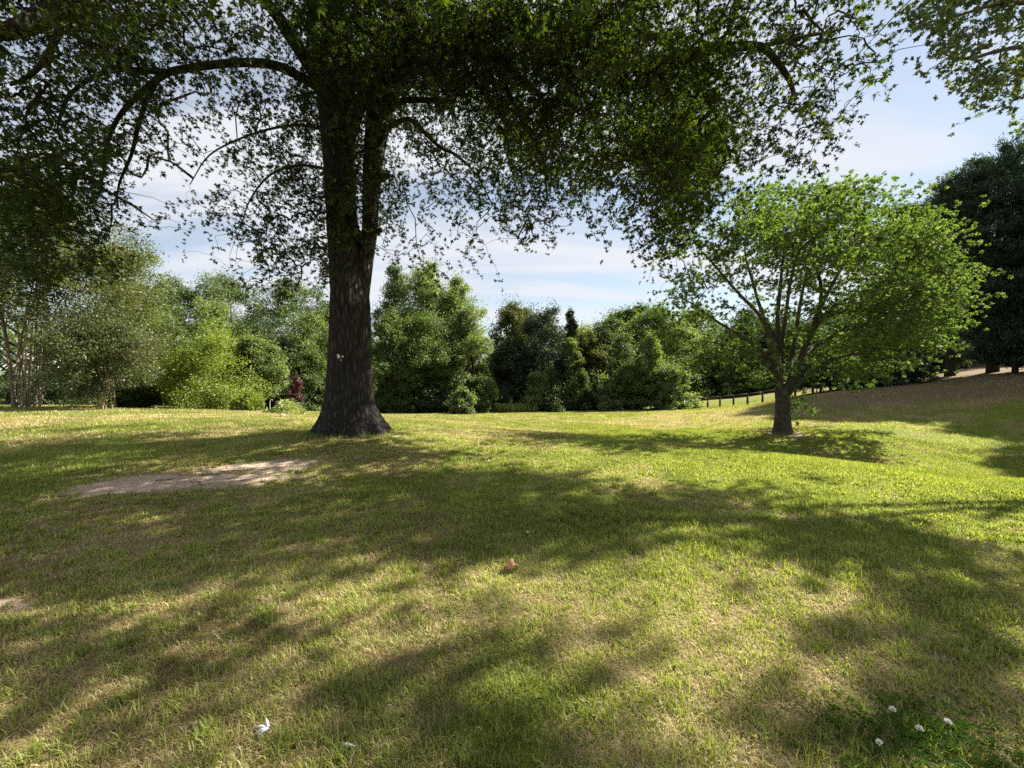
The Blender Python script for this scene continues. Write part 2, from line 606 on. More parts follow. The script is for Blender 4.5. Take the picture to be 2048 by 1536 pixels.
def grow_twigs(acc, nodes0, centers, arch=0.12, rbase=0.006, maxn=None, nside=4):
    """joins every leaf spray to the nearest limb or twig, nearest sprays first"""
    nodes = np.asarray(nodes0, float)
    cap = len(nodes) + 3 * len(centers) + 8
    N = np.zeros((cap, 3))
    N[:len(nodes)] = nodes
    owner = np.full(cap, -1)
    cnt = len(nodes)
    d0 = np.empty(len(centers))
    for i in range(0, len(centers), 500):
        d0[i:i + 500] = np.sqrt(((centers[i:i + 500, None] - nodes[None]) ** 2).sum(-1)).min(1)
    order = np.argsort(d0)
    tw, par, starts = [], [], {}
    for j in order:
        c = centers[j]
        d2 = ((N[:cnt] - c) ** 2).sum(1)
        i = int(np.argmin(d2 + 0.6 * np.maximum(0, c[2] - N[:cnt, 2]) ** 2 * 0.3))
        a = N[i]
        L = math.sqrt(d2[i])
        mid1 = a * 0.65 + c * 0.35 + np.array([0, 0, arch * L]) + RNG.normal(size=3) * 0.05 * L
        mid2 = a * 0.3 + c * 0.7 + np.array([0, 0, arch * 0.8 * L]) + RNG.normal(size=3) * 0.05 * L
        k = len(tw)
        tw.append([a.copy(), mid1, mid2, c.copy()])
        par.append(owner[i])
        for q in (mid1, mid2, c):
            N[cnt] = q
            owner[cnt] = k
            cnt += 1
        starts[j] = mid2
    n = np.ones(len(tw))
    for k in range(len(tw) - 1, -1, -1):
        if par[k] >= 0:
            n[par[k]] += n[k]
    for k, p in enumerate(tw):
        r = rbase * n[k] ** 0.42
        acc.tube(p, [r, r * 0.9, r * 0.75, max(rbase * 0.5, r * 0.45)], nside, cap=False)
    return starts


TAU = np.array([0, .10, .22, .38, .60, .9, 1.3, 1.85, 2.6, 3.8])


def map_samples(rows, x0, y0, cw, ch, depth_fn, leafarea_per_spray, gain=1.0, clump=1, csig=0.2):
    """sprays per cell from a coarse chart of how dense each part of the crown is"""
    out = []
    for r, row in enumerate(rows):
        for c, ch_ in enumerate(row):
            tau = TAU[int(ch_)] * gain * (1.25 if int(ch_) >= 6 else 0.78 if int(ch_) <= 4 else 1.0)
            if tau <= 0:
                continue
            x, y = x0 + c * cw, y0 + r * ch
            dm = depth_fn(np.array([x + cw / 2.0]), np.array([y + ch / 2.0]), 0)[0]
            n = RNG.poisson(tau * cw * ch * (dm / F) ** 2 / leafarea_per_spray)
            if n == 0:
                continue
            nc = max(1, int(math.ceil(n / clump)))
            px = x + RNG.random(nc) * cw
            py = y + RNG.random(nc) * ch
            q = at_many(px, py, depth_fn(px, py, 1))
            q = np.repeat(q, clump, 0)[:n]
            out.append(q + RNG.normal(size=q.shape) * csig * (clump > 1))
    return np.vstack(out)


def spray_leaves(C, outw, droop, length, tufts, per, size, spread):
    """hanging sprays: returns leaf positions, axes, normals, sizes, tints"""
    n = len(C)
    dirn = unit(outw * (1 - droop) + np.array([0, 0, -1.0]) * droop + RNG.normal(size=(n, 3)) * 0.35)
    clump = RNG.random(n)
    Ps, Ax, Nm, Sz, Tn = [], [], [], [], []
    for k in range(tufts):
        s = (k / max(1, tufts - 1) - 0.5) * length
        tc_ = C + dirn * s + RNG.normal(size=(n, 3)) * spread
        for m in range(per):
            ax = unit(dirn * 0.45 + rand_dir(n) * 1.0 + np.array([0, 0, -0.25]))
            Ps.append(tc_ + ax * size * 0.05)
            Ax.append(ax)
            Nm.append(unit(RNG.normal(size=(n, 3)) * 0.7 + np.array([0, 0, 0.8])))
            Sz.append(size * RNG.uniform(0.65, 1.2, n))
            Tn.append(np.clip(0.25 + 0.5 * clump * RNG.random(n) + 0.3 * RNG.random(n), 0, 1))
    return np.vstack(Ps), np.vstack(Ax), np.vstack(Nm), np.concatenate(Sz), np.concatenate(Tn)


# ------------------------------------------------------------------ the large oak
OAK = at(702, 864, 10)
OAK[2] = gz(OAK[0], OAK[1])
oak = thing('oak_tree', 'huge oak with a forked dark trunk and wide drooping crown in the foreground', 'tree', OAK)

# trunk with flared, lobed root collar, then the left stem that carries on up
tp = [(703, 872, 10), (702, 850, 10), (701, 830, 10), (700, 800, 10), (700, 760, 10), (701, 700, 10), (701, 640, 10), (700, 580, 10), (697, 530, 10), (690, 480, 10),
      (684, 430, 10), (680, 370, 10), (677, 300, 10), (673, 220, 10), (668, 140, 10), (660, 60, 10), (652, -30, 10), (640, -160, 10.2), (625, -300, 10.4), (600, -440, 10.6)]
tr = [82, 70, 59, 50, 45.5, 41.5, 39.5, 38.5, 37, 33, 30, 29.5, 31, 35, 40, 38, 32, 25, 17, 7]
NSUB = 16
tpts = smooth_path([at(*p) for p in tp], NSUB)
trad = np.interp(np.arange(len(tpts)) / NSUB, np.arange(len(tr)), np.array(tr) * 0.925 / F * 10)
BUT = [(0.35, 0.17, 0.30), (1.25, 0.14, 0.24), (1.95, 0.17, 0.26), (2.9, 0.15, 0.3), (3.6, 0.16, 0.25), (4.25, 0.17, 0.22), (4.75, 0.15, 0.2), (5.2, 0.16, 0.19), (5.7, 0.14, 0.22)]


def oak_shape(i, a):
    h = tpts[i][2] - OAK[2]
    fl = math.exp(-max(h, 0) / 0.36)
    s = 1.0 - 0.10 * fl
    if fl > 0.01:
        for a0, am, wd in BUT:       # roots standing out of the foot of the trunk
            da = (a - a0 + PI) % (2 * PI) - PI
            s += fl * am * 1.35 * math.exp(-(da / wd) ** 2)
    s += 0.020 * math.cos(5 * a + h * 0.35 + 1) + 0.016 * math.cos(9 * a + h * 0.6)
    return s


acc = Acc()
acc.tube(tpts, trad, 150, shape=oak_shape)
TVV = np.array(acc.v)
cen_ = np.repeat(tpts, 150, 0)
rad_ = unit((TVV - cen_) * np.array([1, 1, 0.05]))
Qs = TVV * np.array([1, 1, 0.13])
ridge = 1 - np.abs(2 * fbm(Qs, 9.0, 401, 3) - 1) * 2.2
TVV = TVV + rad_ * (np.clip(ridge, -0.6, 1) * 0.017 + (fbm(TVV, 1.4, 402, 3) - 0.5) * 0.05)[:, None]
acc.v = [tuple(p) for p in TVV]
acc.build('trunk', BARK_OAK, oak, origin=OAK)
limb_nodes = [tpts[len(tpts) // 2:]]


def limb(pts, r0, r1, parent, mat, origin, name='limb', n=12, store=limb_nodes, sub=5):
    P = smooth_path([at(*p) for p in pts], sub)
    P = P + 0.02 * (np.c_[vnoise(P, 1.3, 5), vnoise(P, 1.3, 6), vnoise(P, 1.3, 7)] - 0.5)
    u = np.linspace(0, 1, len(P))
    d = np.array([p[2] for p in pts]).mean()
    R = (r0 * (1 - u) ** 0.9 + r1 * u) / F * d
    a = Acc()
    a.tube(P, R, n, shape=lambda i, th: 1 + 0.05 * math.cos(3 * th + i * 0.7) + 0.03 * math.cos(7 * th - i))
    o = a.build(name, mat, parent, origin=origin)
    store.append(P)
    return o


# right hand stem, fused with the trunk below the crotch
st = [(724, 640, 10.0), (728, 560, 9.95), (734, 500, 9.95), (739, 460, 10), (742, 400, 10), (746, 330, 10), (752, 270, 10), (762, 200, 10), (782, 130, 10.1), (805, 60, 10.2), (825, -30, 10.4), (850, -160, 10.8), (870, -300, 11)]
sr = [11, 15, 15.5, 16, 17, 20, 23, 28, 30, 28, 24, 17, 7]
P = smooth_path([at(*p) for p in st], 5)
R = np.interp(np.arange(len(P)) / 5.0, np.arange(len(sr)), np.array(sr) * 0.93 / F * 10)
a = Acc()
a.tube(P, R, 40, shape=lambda i, th: 1 + 0.04 * math.cos(3 * th + i * 0.3) + 0.02 * math.cos(9 * th + i * 0.2))
a.build('stem', BARK_OAK, oak, origin=OAK)
limb_nodes.append(P)

for pts, r0, r1 in (
    ([(650, 185, 10), (620, 165, 9.8), (580, 142, 9.6), (535, 128, 9.4), (480, 126, 9.2), (400, 133, 9), (350, 141, 8.8), (312, 160, 8.7), (270, 197, 8.5), (236, 236, 8.4), (214, 290, 8.3), (206, 345, 8.2)], 10.5, 1.6),
    ([(318, 155, 8.7), (296, 192, 8.6), (276, 255, 8.7), (263, 310, 8.7), (240, 360, 8.7), (233, 395, 8.7)], 5, 1.2),
    ([(335, 145, 8.8), (270, 140, 8.5), (215, 142, 8.2), (160, 172, 8), (126, 215, 7.8), (112, 262, 7.7)], 6, 1.2),
    ([(650, 170, 10), (625, 140, 9.9), (592, 88, 9.6), (560, 42, 9.4), (528, -5, 9.2), (490, -80, 9)], 16, 6),
    ([(690, -60, 9.8), (560, -90, 9), (400, -70, 8), (270, -40, 7.2), (165, 2, 6.8), (95, 30, 6.6), (30, 58, 6.4), (-40, 70, 6.3)], 26, 9),
    ([(165, 2, 6.8), (120, 60, 6.6), (95, 110, 6.5), (60, 150, 6.5), (20, 170, 6.5)], 8, 2),
    ([(690, 300, 9.75), (706, 250, 9.5), (727, 190, 9.3), (757, 120, 9.0), (785, 50, 8.8), (812, -30, 8.5), (850, -130, 8)], 13, 10),
    ([(765, 180, 10.1), (800, 150, 10), (850, 116, 9.8), (905, 104, 9.5), (960, 108, 9.3), (1005, 130, 9.2), (1060, 172, 9.1), (1110, 230, 9)], 15, 3),
    ([(790, 110, 10.1), (860, 84, 9.8), (940, 62, 9.4), (1020, 52, 9), (1110, 66, 8.6), (1200, 94, 8.2), (1245, 118, 8), (1300, 126, 7.9), (1370, 112, 7.8), (1430, 96, 7.6), (1500, 92, 7.4), (1538, 104, 7.3), (1574, 150, 7.2), (1592, 200, 7.2)], 20, 2.5),
    ([(1110, 66, 8.6), (1180, 64, 8.6), (1250, 70, 8.6), (1305, 72, 8.7), (1345, 98, 8.7), (1390, 140, 8.8), (1410, 200, 8.8)], 9, 2),
    ([(1515, 95, 7.3), (1560, 84, 7.2), (1610, 74, 7.1), (1680, 60, 7)], 5, 1.5),
    ([(1290, 126, 7.9), (1320, 150, 8), (1345, 210, 8.1), (1350, 290, 8.2), (1345, 380, 8.2)], 6, 1.5),
    ([(765, 260, 10), (815, 238, 10.1), (850, 266, 10.2), (882, 296, 10.2), (915, 312, 10.3), (955, 352, 10.3), (985, 410, 10.3)], 5, 1.2),
    ([(770, 215, 10), (812, 200, 9.9), (910, 203, 9.7)], 6, 4.5),
    ([(985, 118, 9.3), (1020, 190, 9.4), (1050, 250, 9.5), (1085, 320, 9.6), (1095, 400, 9.6)], 6, 1.5),
    ([(905, 104, 9.5), (955, 170, 9.6), (1000, 230, 9.8), (1040, 290, 9.9)], 5, 1.5),
    ([(660, 340, 10.2), (600, 330, 10.5), (540, 350, 10.8), (500, 400, 11), (480, 460, 11)], 3, 0.8),
    ([(655, 260, 10.2), (590, 250, 10.8), (500, 270, 11.2), (420, 310, 11.5), (380, 370, 11.6)], 3, 0.8),
    ([(850, -100, 9.5), (1000, -120, 8), (1200, -80, 7), (1400, -60, 6.4), (1600, -40, 6.2)], 22, 6),
    ([(640, -120, 10.2), (600, -200, 12), (560, -180, 14), (500, -120, 16)], 20, 6),
    ([(840, -90, 10.6), (950, -120, 12), (1080, -90, 14), (1180, -40, 15)], 18, 5),
    ([(660, -40, 9.8), (600, -200, 8), (500, -500, 6), (400, -1200, 4)], 22, 6),
    ([(820, -40, 10), (900, -220, 8), (1000, -520, 6), (1150, -1200, 4)], 22, 6),
):
    limb(pts, r0, r1, oak, BARK_OAK, OAK)
# old pruning wounds on the stems
for (x, y, d, dx, dy, r) in ((716, 466, 9.62, 0.05, -0.25, 0.085), (757, 462, 9.9, 0.25, -0.1, 0.06), (772, 352, 10, 0.28, -0.05, 0.07)):
    c = at(x, y, d)
    a = Acc()
    a.tube([c - np.array([dx, dy, 0.1]), c, c + np.array([dx, dy, 0.02]) * 0.25, c + np.array([dx, dy, 0.02]) * 0.36], [r * 1.5, r * 1.15, r, r * 0.55], 10)
    a.build('branch_stub', BARK_OAK, oak, origin=OAK)

OAK_MAP = ["677776555699999999998567655321",
           "566676544389999999999756755442",
           "455676544489999999999877755543",
           "455665545579999999999887655543",
           "545665433478988888888898655432",
           "656664235578867888888876555530",
           "766653245567755677877787644320",
           "766643245567744667676787534310",
           "876633245567655567776687312000",
           "876422244566644566564686200000",
           "877311345566643355342685100000",
           "876301245665442144201572000000",
           "775200034663243302000451000000",
           "543100003563032100000110000000",
           "221000002340000000000000000000"]


def oak_depth(px, py, jit):
    # limbs reach towards the camera at both ends of the crown, and hang on all sides of the trunk
    base = 10.2 - 3.2 * np.clip((px - 900) / 850, 0, 1) ** 0.9 - 2.6 * np.clip((650 - px) / 650, 0, 1)
    if not jit:
        return base
    n = len(px)
    return np.clip(base + RNG.normal(0, 1.25, n) - (py < 150) * RNG.random(n) * 1.2, 5.0, 14)


OL = 0.08
per_spray = 5 * 6
la = leaf_area(LEAF_OAK) * OL * OL * 0.5 * per_spray
C1 = map_samples(OAK_MAP, 0, 0, 60, 40, oak_depth, la, 1.1, 11, np.array([0.26, 0.26, 0.24]))
# the rest of the crowns: above, behind and beside the picture.  The chart says how much of the lawn they shade.
SHADE = ["6666771000011122", "6311577750000000", "7622777876610000", "8888777887426763", "7777665200023664", "8622343200223566", "8344311250034677",
         "8877434565235677", "6465556566667777", "3346666666676667"]
S_TAU = np.array([0, 0, .05, .15, .4, .9, 1.6, 2.6, 3.6, 4.2])
HZ = SUN[:2] / SUN[2]


def ground_hits(px, py):
    v = FW[None] + UP[None] * ((768 - py) / F)[:, None] + np.array([[1.0, 0, 0]]) * ((px - 1024) / F)[:, None]
    t_ = -EYE / v[:, 2]
    for _ in range(6):
        q_ = CAM[None] + v * t_[:, None]
        t_ = t_ + (ground_z(q_[:, 0], q_[:, 1]) - q_[:, 2]) / v[:, 2] * 0.8
    return CAM[None] + v * t_[:, None]


def in_ell(Q, c, r_):
    return ((((Q - np.array(c)) / np.array(r_)) ** 2).sum(1)) < 1


def shade_sprays(existing, ex_area, new_area):
    """sprays outside the picture that shade the lawn the way the photograph shows"""
    G = existing[:, :2] - HZ[None] * existing[:, 2:3]
    ex_px, ex_py, ex_d = project(np.c_[G, np.zeros(len(G))])
    CAND = {'oak': [], 'gum': []}
    for r, row in enumerate(SHADE):
        for c, k in enumerate(row):
            x0, y0 = c * 128, 830 + r * 70.6
            if r == 0:
                y0 += 20
            gp = ground_hits(np.array([x0, x0 + 128, x0 + 128, x0.__float__()]), np.array([y0, y0, y0 + 70, y0 + 70.0]))
            A = 0.5 * abs(np.cross(gp[2, :2] - gp[0, :2], gp[3, :2] - gp[1, :2]))
            here = ((ex_px >= x0) & (ex_px < x0 + 128) & (ex_py >= y0) & (ex_py < y0 + 70) & (ex_d > 0.3)).sum()
            have = here * ex_area / (A * SUN[2])
            need = S_TAU[int(k)] * 1.15 - have
            if need <= 0:
                continue
            n_ = int(RNG.poisson(min(400, need * A * SUN[2] / new_area)))
            if n_ == 0:
                continue
            m_ = n_ * 30
            gq = ground_hits(x0 + 128 * RNG.random(m_), y0 + 70 * RNG.random(m_))
            hh = RNG.uniform(4.5, 17, m_)
            Q = np.c_[gq[:, :2] + HZ[None] * hh[:, None], gq[:, 2] + hh]
            ox, oy, od = project(Q)
            hid = ~((od > 0.3) & (ox > -40) & (ox < 2090) & (oy > -25) & (oy < 1600))
            omap = np.array([[int(z_) for z_ in row_] for row_ in OAK_MAP])
            behind = (od > 9.5) & (oy > 0) & (oy < 599) & (ox > 0) & (ox < 1799)
            behind &= omap[np.clip((oy / 40).astype(int), 0, 14), np.clip((ox / 60).astype(int), 0, 29)] >= 7
            hid |= behind
            io = in_ell(Q, (-2.6, 9.8, 10.0), (12.5, 9, 7.5)) & hid
            ig = in_ell(Q, (15.0, 10.0, 9.0), (6.4, 5.4, 6.4)) & hid & ~io
            sel = np.where(io | ig)[0]
            # keep them in clumps, as boughs are
            wgt = fbm(Q[sel], 0.8, 79, 2)
            sel = sel[np.argsort(-wgt)][:max(n_ * 3, 1)]
            sel = RNG.permutation(sel)[:n_]
            CAND['oak'].append(Q[sel][io[sel]])
            CAND['gum'].append(Q[sel][~io[sel]])
    return np.vstack(CAND['oak']), np.vstack(CAND['gum'])


GUM_MAP = ["1664256", "5774257", "3665557", "1556678", "0135777", "0001237", "0000034"]


def gum_depth(px, py, jit):
    return np.full(len(px), 9.0) + (RNG.normal(0, 0.5, len(px)) if jit else 0)


GL = 0.088
GC1 = map_samples(GUM_MAP, 1800, 0, 40, 40, gum_depth, leaf_area(LEAF_MAPLE) * GL * GL * 0.5 * 20, 1.0, 3, 0.13)
C2, GC2 = shade_sprays(np.vstack([C1, GC1]), la, leaf_area(LEAF_OAK) * 0.15 ** 2 * 0.5 * 30)
n = 26000
D = rand_dir(n)
Q = np.array([-4.0, 9.8, 10.2]) + D * (RNG.uniform(0.2, 1.0, n) ** 0.5)[:, None] * np.array([11.5, 8.5, 7.2])
ox, oy, od = project(Q)
hid = ~((od > 0.3) & (ox > -40) & (ox < 2090) & (oy > -20) & (oy < 1600)) & (Q[:, 2] > 4.6)
Gp = np.c_[Q[:, :2] - HZ[None] * Q[:, 2:3], np.zeros(n)]
gx_, gy_, gd_ = project(Gp)
vis = (gd_ > 0.3) & (gx_ > -60) & (gx_ < 2100) & (gy_ < 1600)
dig = np.array([[int(k) for k in row] for row in SHADE])
ci, ri = np.clip((gx_ / 128).astype(int), 0, 15), np.clip(((gy_ - 830) / 70.6).astype(int), 0, 9)
okk = hid & (~vis | (dig[ri, ci] >= 7)) & (fbm(Q, 0.5, 81, 2) > 0.42)
Q = Q[okk][:3600]
C2 = np.vstack([C2, Q])
print('shade sprays', len(C2), len(GC2), okk.sum())
acc = Acc()
LN = np.vstack(limb_nodes)
CC = np.vstack([C1, C2])
grow_twigs(acc, LN, CC, 0.14, 0.0048)
acc.build('twigs', BARK_OAK, oak, origin=OAK)


def outward(C, centre):
    v = C - np.asarray(centre)
    v[:, 2] *= 0.3
    return unit(v)


p1 = spray_leaves(C1, outward(C1.copy(), OAK + [0, 0, 8]), 0.62, 0.42, 5, 6, OL, 0.055)
p2 = spray_leaves(C2, outward(C2.copy(), OAK + [0, 0, 8]), 0.4, 0.9, 6, 5, 0.15, 0.2)
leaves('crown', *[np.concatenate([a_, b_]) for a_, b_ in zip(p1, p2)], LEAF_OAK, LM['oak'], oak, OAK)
print('oak sprays', len(C1), len(C2))

# face fixed to the bark
FACE = at(682, 716, 9.52)
face = thing('tree_face_ornament', 'garden face of two pale eyes, a nose and red lips fixed to the oak trunk', 'ornament', FACE)
CREAM = plain_mat('cream_resin', (0.62, 0.58, 0.47), 0.6, 0.12)
RED = plain_mat('red_paint', (0.22, 0.02, 0.02), 0.5, 0.2)


def lump(name, px, py, w_, h_, mat, parent, origin, d=9.52, tear=0.0, tilt=0.0):
    c = at(px, py, d)
    a = Acc()
    V, Fs = [], []
    nu, nv = 14, 7
    for j in range(nv + 1):
        ph = PI * j / nv
        for i in range(nu):
            th = 2 * PI * i / nu
            x, z, y = math.sin(ph) * math.cos(th), math.cos(ph), math.sin(ph) * math.sin(th)
            x *= 1 - tear * z
            xx, zz_ = x * w_, z * h_
            V.append(c + np.array([xx * math.cos(tilt) - zz_ * math.sin(tilt), y * 0.035, xx * math.sin(tilt) + zz_ * math.cos(tilt)]))
    for j in range(nv):
        for i in range(nu):
            a0, b0 = j * nu + i, j * nu + (i + 1) % nu
            Fs.append((a0, b0, b0 + nu, a0 + nu))
    a.add(V, Fs)
    return a.build(name, mat, parent, origin=origin)


lump('eye', 677.5, 712.5, 0.04, 0.062, CREAM, face, FACE, tear=0.35, tilt=0.35)
lump('eye', 686, 713.2, 0.036, 0.034, CREAM, face, FACE)
lump('nose', 682.8, 720.3, 0.016, 0.052, CREAM, face, FACE, tear=0.4)
lump('lips', 683.5, 727.5, 0.06, 0.026, RED, face, FACE)

# ------------------------------------------------------------------ the maple on the lawn
MAPLE[2] = gz(MAPLE[0], MAPLE[1])
maple = thing('maple_tree', 'light green round crowned maple with spreading limbs standing alone in the lawn dip', 'tree', MAPLE)
mnodes = []
mp = [(1565, 872, 16), (1565, 855, 16), (1565, 830, 16), (1565, 800, 16), (1563, 775, 16)]
P = smooth_path([at(*p) for p in mp], 5)
R = np.interp(np.arange(len(P)) / 5.0, np.arange(5), np.array([19, 15, 12.5, 12, 12]) / F * 16)
a = Acc()
a.tube(P, R, 40, shape=lambda i, th: 1 + 0.08 * math.cos(4 * th + 1) + 0.05 * math.cos(7 * th + i * 0.05) + 0.03 * math.cos(11 * th))
a.build('trunk', BARK_MAPLE, maple, origin=MAPLE)
for pts, r0, r1 in (
    ([(1562, 790, 16), (1553, 750, 15.9), (1548, 705, 15.7), (1535, 660, 15.4), (1515, 625, 15), (1480, 590, 14.6), (1430, 532, 14.2), (1395, 495, 14)], 6.2, 0.8),
    ([(1562, 785, 16), (1556, 730, 16), (1555, 680, 16.1), (1556, 620, 16.2), (1562, 560, 16.3), (1568, 480, 16.4), (1560, 410, 16.4)], 6.2, 0.8),
    ([(1567, 790, 16), (1588, 745, 16), (1606, 705, 16), (1622, 665, 15.9), (1640, 610, 15.8), (1640, 560, 15.7), (1622, 500, 15.6), (1610, 430, 15.6)], 6.8, 0.8),
    ([(1624, 660, 15.9), (1660, 620, 15.8), (1705, 592, 15.8), (1760, 572, 15.7), (1820, 555, 15.6), (1880, 560, 15.6)], 4.9, 0.8),
    ([(1640, 612, 15.8), (1670, 560, 16.2), (1695, 510, 16.6), (1715, 450, 17), (1700, 390, 17)], 3.7, 0.8),
    ([(1556, 735, 16), (1520, 700, 16.4), (1480, 672, 16.8), (1430, 640, 17.2), (1380, 605, 17.5), (1345, 590, 17.6)], 4.4, 0.8),
    ([(1556, 760, 16), (1530, 725, 15.4), (1500, 705, 14.8), (1450, 690, 14.2), (1400, 680, 14)], 3.1, 0.8),
    ([(1570, 800, 16), (1590, 775, 15.8), (1625, 745, 15.5), (1680, 715, 15.1), (1760, 700, 14.6), (1820, 700, 14.2)], 4.4, 0.8),
    ([(1650, 630, 15.8), (1700, 622, 15.2), (1760, 625, 14.4), (1830, 625, 13.8), (1890, 640, 13.6)], 3.1, 0.8),
    ([(1575, 750, 16), (1590, 680, 16.8), (1600, 610, 17.8), (1620, 540, 18.6), (1680, 480, 19)], 4.9, 0.8),
    ([(1556, 690, 16), (1530, 640, 17), (1510, 580, 18), (1490, 500, 18.8), (1500, 430, 19)], 4.4, 0.8),
    ([(1600, 715, 16), (1650, 680, 17), (1720, 650, 18), (1800, 620, 19), (1870, 600, 19.5)], 4.4, 0.8),
    ([(1560, 700, 16), (1570, 640, 15), (1580, 570, 13.8), (1600, 500, 13), (1650, 460, 12.6)], 4.4, 0.8),
):
    limb(pts, r0, r1, maple, BARK_MAPLE, MAPLE, n=9, store=mnodes)
MAPLE_MAP = ["00003667777153100", "00126888888466510", "02457888888677730", "14566787888778840", "25555666777778861", "35544566677778873",
             "35433455667788873", "24444445567888850", "14555445567888830", "02455543567754200", "00235532233200000", "00000002100000000"]


def maple_depth(px, py, jit):
    base = np.full(len(px), 15.8)
    if not jit:
        return base
    e = np.sqrt(np.clip(1 - ((px - 1640) / 340) ** 2, 0.1, 1)) * 4.0
    low = (py > 545) & (px > 1400) & (px < 1720)     # open underside: the limbs show from this side
    return base + e * np.where(low, RNG.uniform(-0.45, 1, len(px)), RNG.uniform(-1, 1, len(px)))


ML = 0.10
la = leaf_area(LEAF_MAPLE) * ML * ML * 0.5 * 24
C = map_samples(MAPLE_MAP, 1306, 362, 38.5, 38.5, maple_depth, la, 1.6, 12, np.array([0.33, 0.33, 0.12]))
a = Acc()
grow_twigs(a, np.vstack(mnodes), C, 0.1, 0.006)
# a few water shoots at the foot of the limb
SH = at_many([1590, 1596, 1602, 1586, 1588, 1610], [806, 812, 800, 798, 842, 790], [15.6] * 6)
a.build('twigs', BARK_MAPLE, maple, origin=MAPLE)
C = np.vstack([C, SH])
lv = spray_leaves(C, outward(C.copy(), MAPLE + [0, 0, 4]), 0.12, 0.55, 4, 6, ML, 0.10)
lv[2][:] = unit(lv[2] + np.array([0, 0, 0.2]))
leaves('crown', *lv, LEAF_MAPLE, LM['maple'], maple, MAPLE)
print('maple sprays', len(C))

# ------------------------------------------------------------------ near tree on the right whose branch hangs into the picture
GUM = np.array([15.6, 9.2, 0.0])
GUM[2] = gz(GUM[0], GUM[1])
gum = thing('maple_tree', 'near tree beyond the right border with a red tinged branch in the top right corner', 'tree', GUM)
gn = []
P = smooth_path([GUM + [0, 0, -0.1], GUM + [0, 0, 1], GUM + [-0.1, 0.05, 3], GUM + [-0.2, 0.1, 5.5], GUM + [-0.1, 0.2, 8], GUM + [0, 0.2, 11]], 5)
a = Acc()
a.tube(P, np.interp(np.linspace(0, 1, len(P)), [0, 0.08, 0.3, 1], [0.42, 0.3, 0.25, 0.06]), 24)
a.build('trunk', BARK_MAPLE, gum, origin=GUM)
gn.append(P[len(P) // 2:])
for pts, r0, r1 in (
    ([(2400, 215, 9.2), (2270, 130, 9.2), (2150, 92, 9.2), (2060, 92, 9.1), (1990, 104, 9), (1940, 118, 9), (1890, 110, 9)], 7, 1.2),
    ([(2400, 160, 9.2), (2250, 40, 9.2), (2100, 10, 9.1), (2000, 8, 9), (1920, 30, 9), (1860, 50, 8.9)], 6, 1.2),
):
    limb(pts, r0, r1, gum, BARK_MAPLE, GUM, n=8, store=gn)
C1, C2 = GC1, GC2
a = Acc()
grow_twigs(a, np.vstack(gn), np.vstack([C1, C2]), 0.08, 0.005)
a.build('twigs', BARK_MAPLE, gum, origin=GUM)
p1 = spray_leaves(C1, outward(C1.copy(), GUM + [0, 0, 7]), 0.25, 0.4, 4, 5, GL, 0.07)
p2 = spray_leaves(C2, outward(C2.copy(), GUM + [0, 0, 7]), 0.3, 0.9, 6, 5, 0.15, 0.2)
leaves('crown', *[np.concatenate([a_, b_]) for a_, b_ in zip(p1, p2)], LEAF_MAPLE, LM['gum'], gum, GUM)


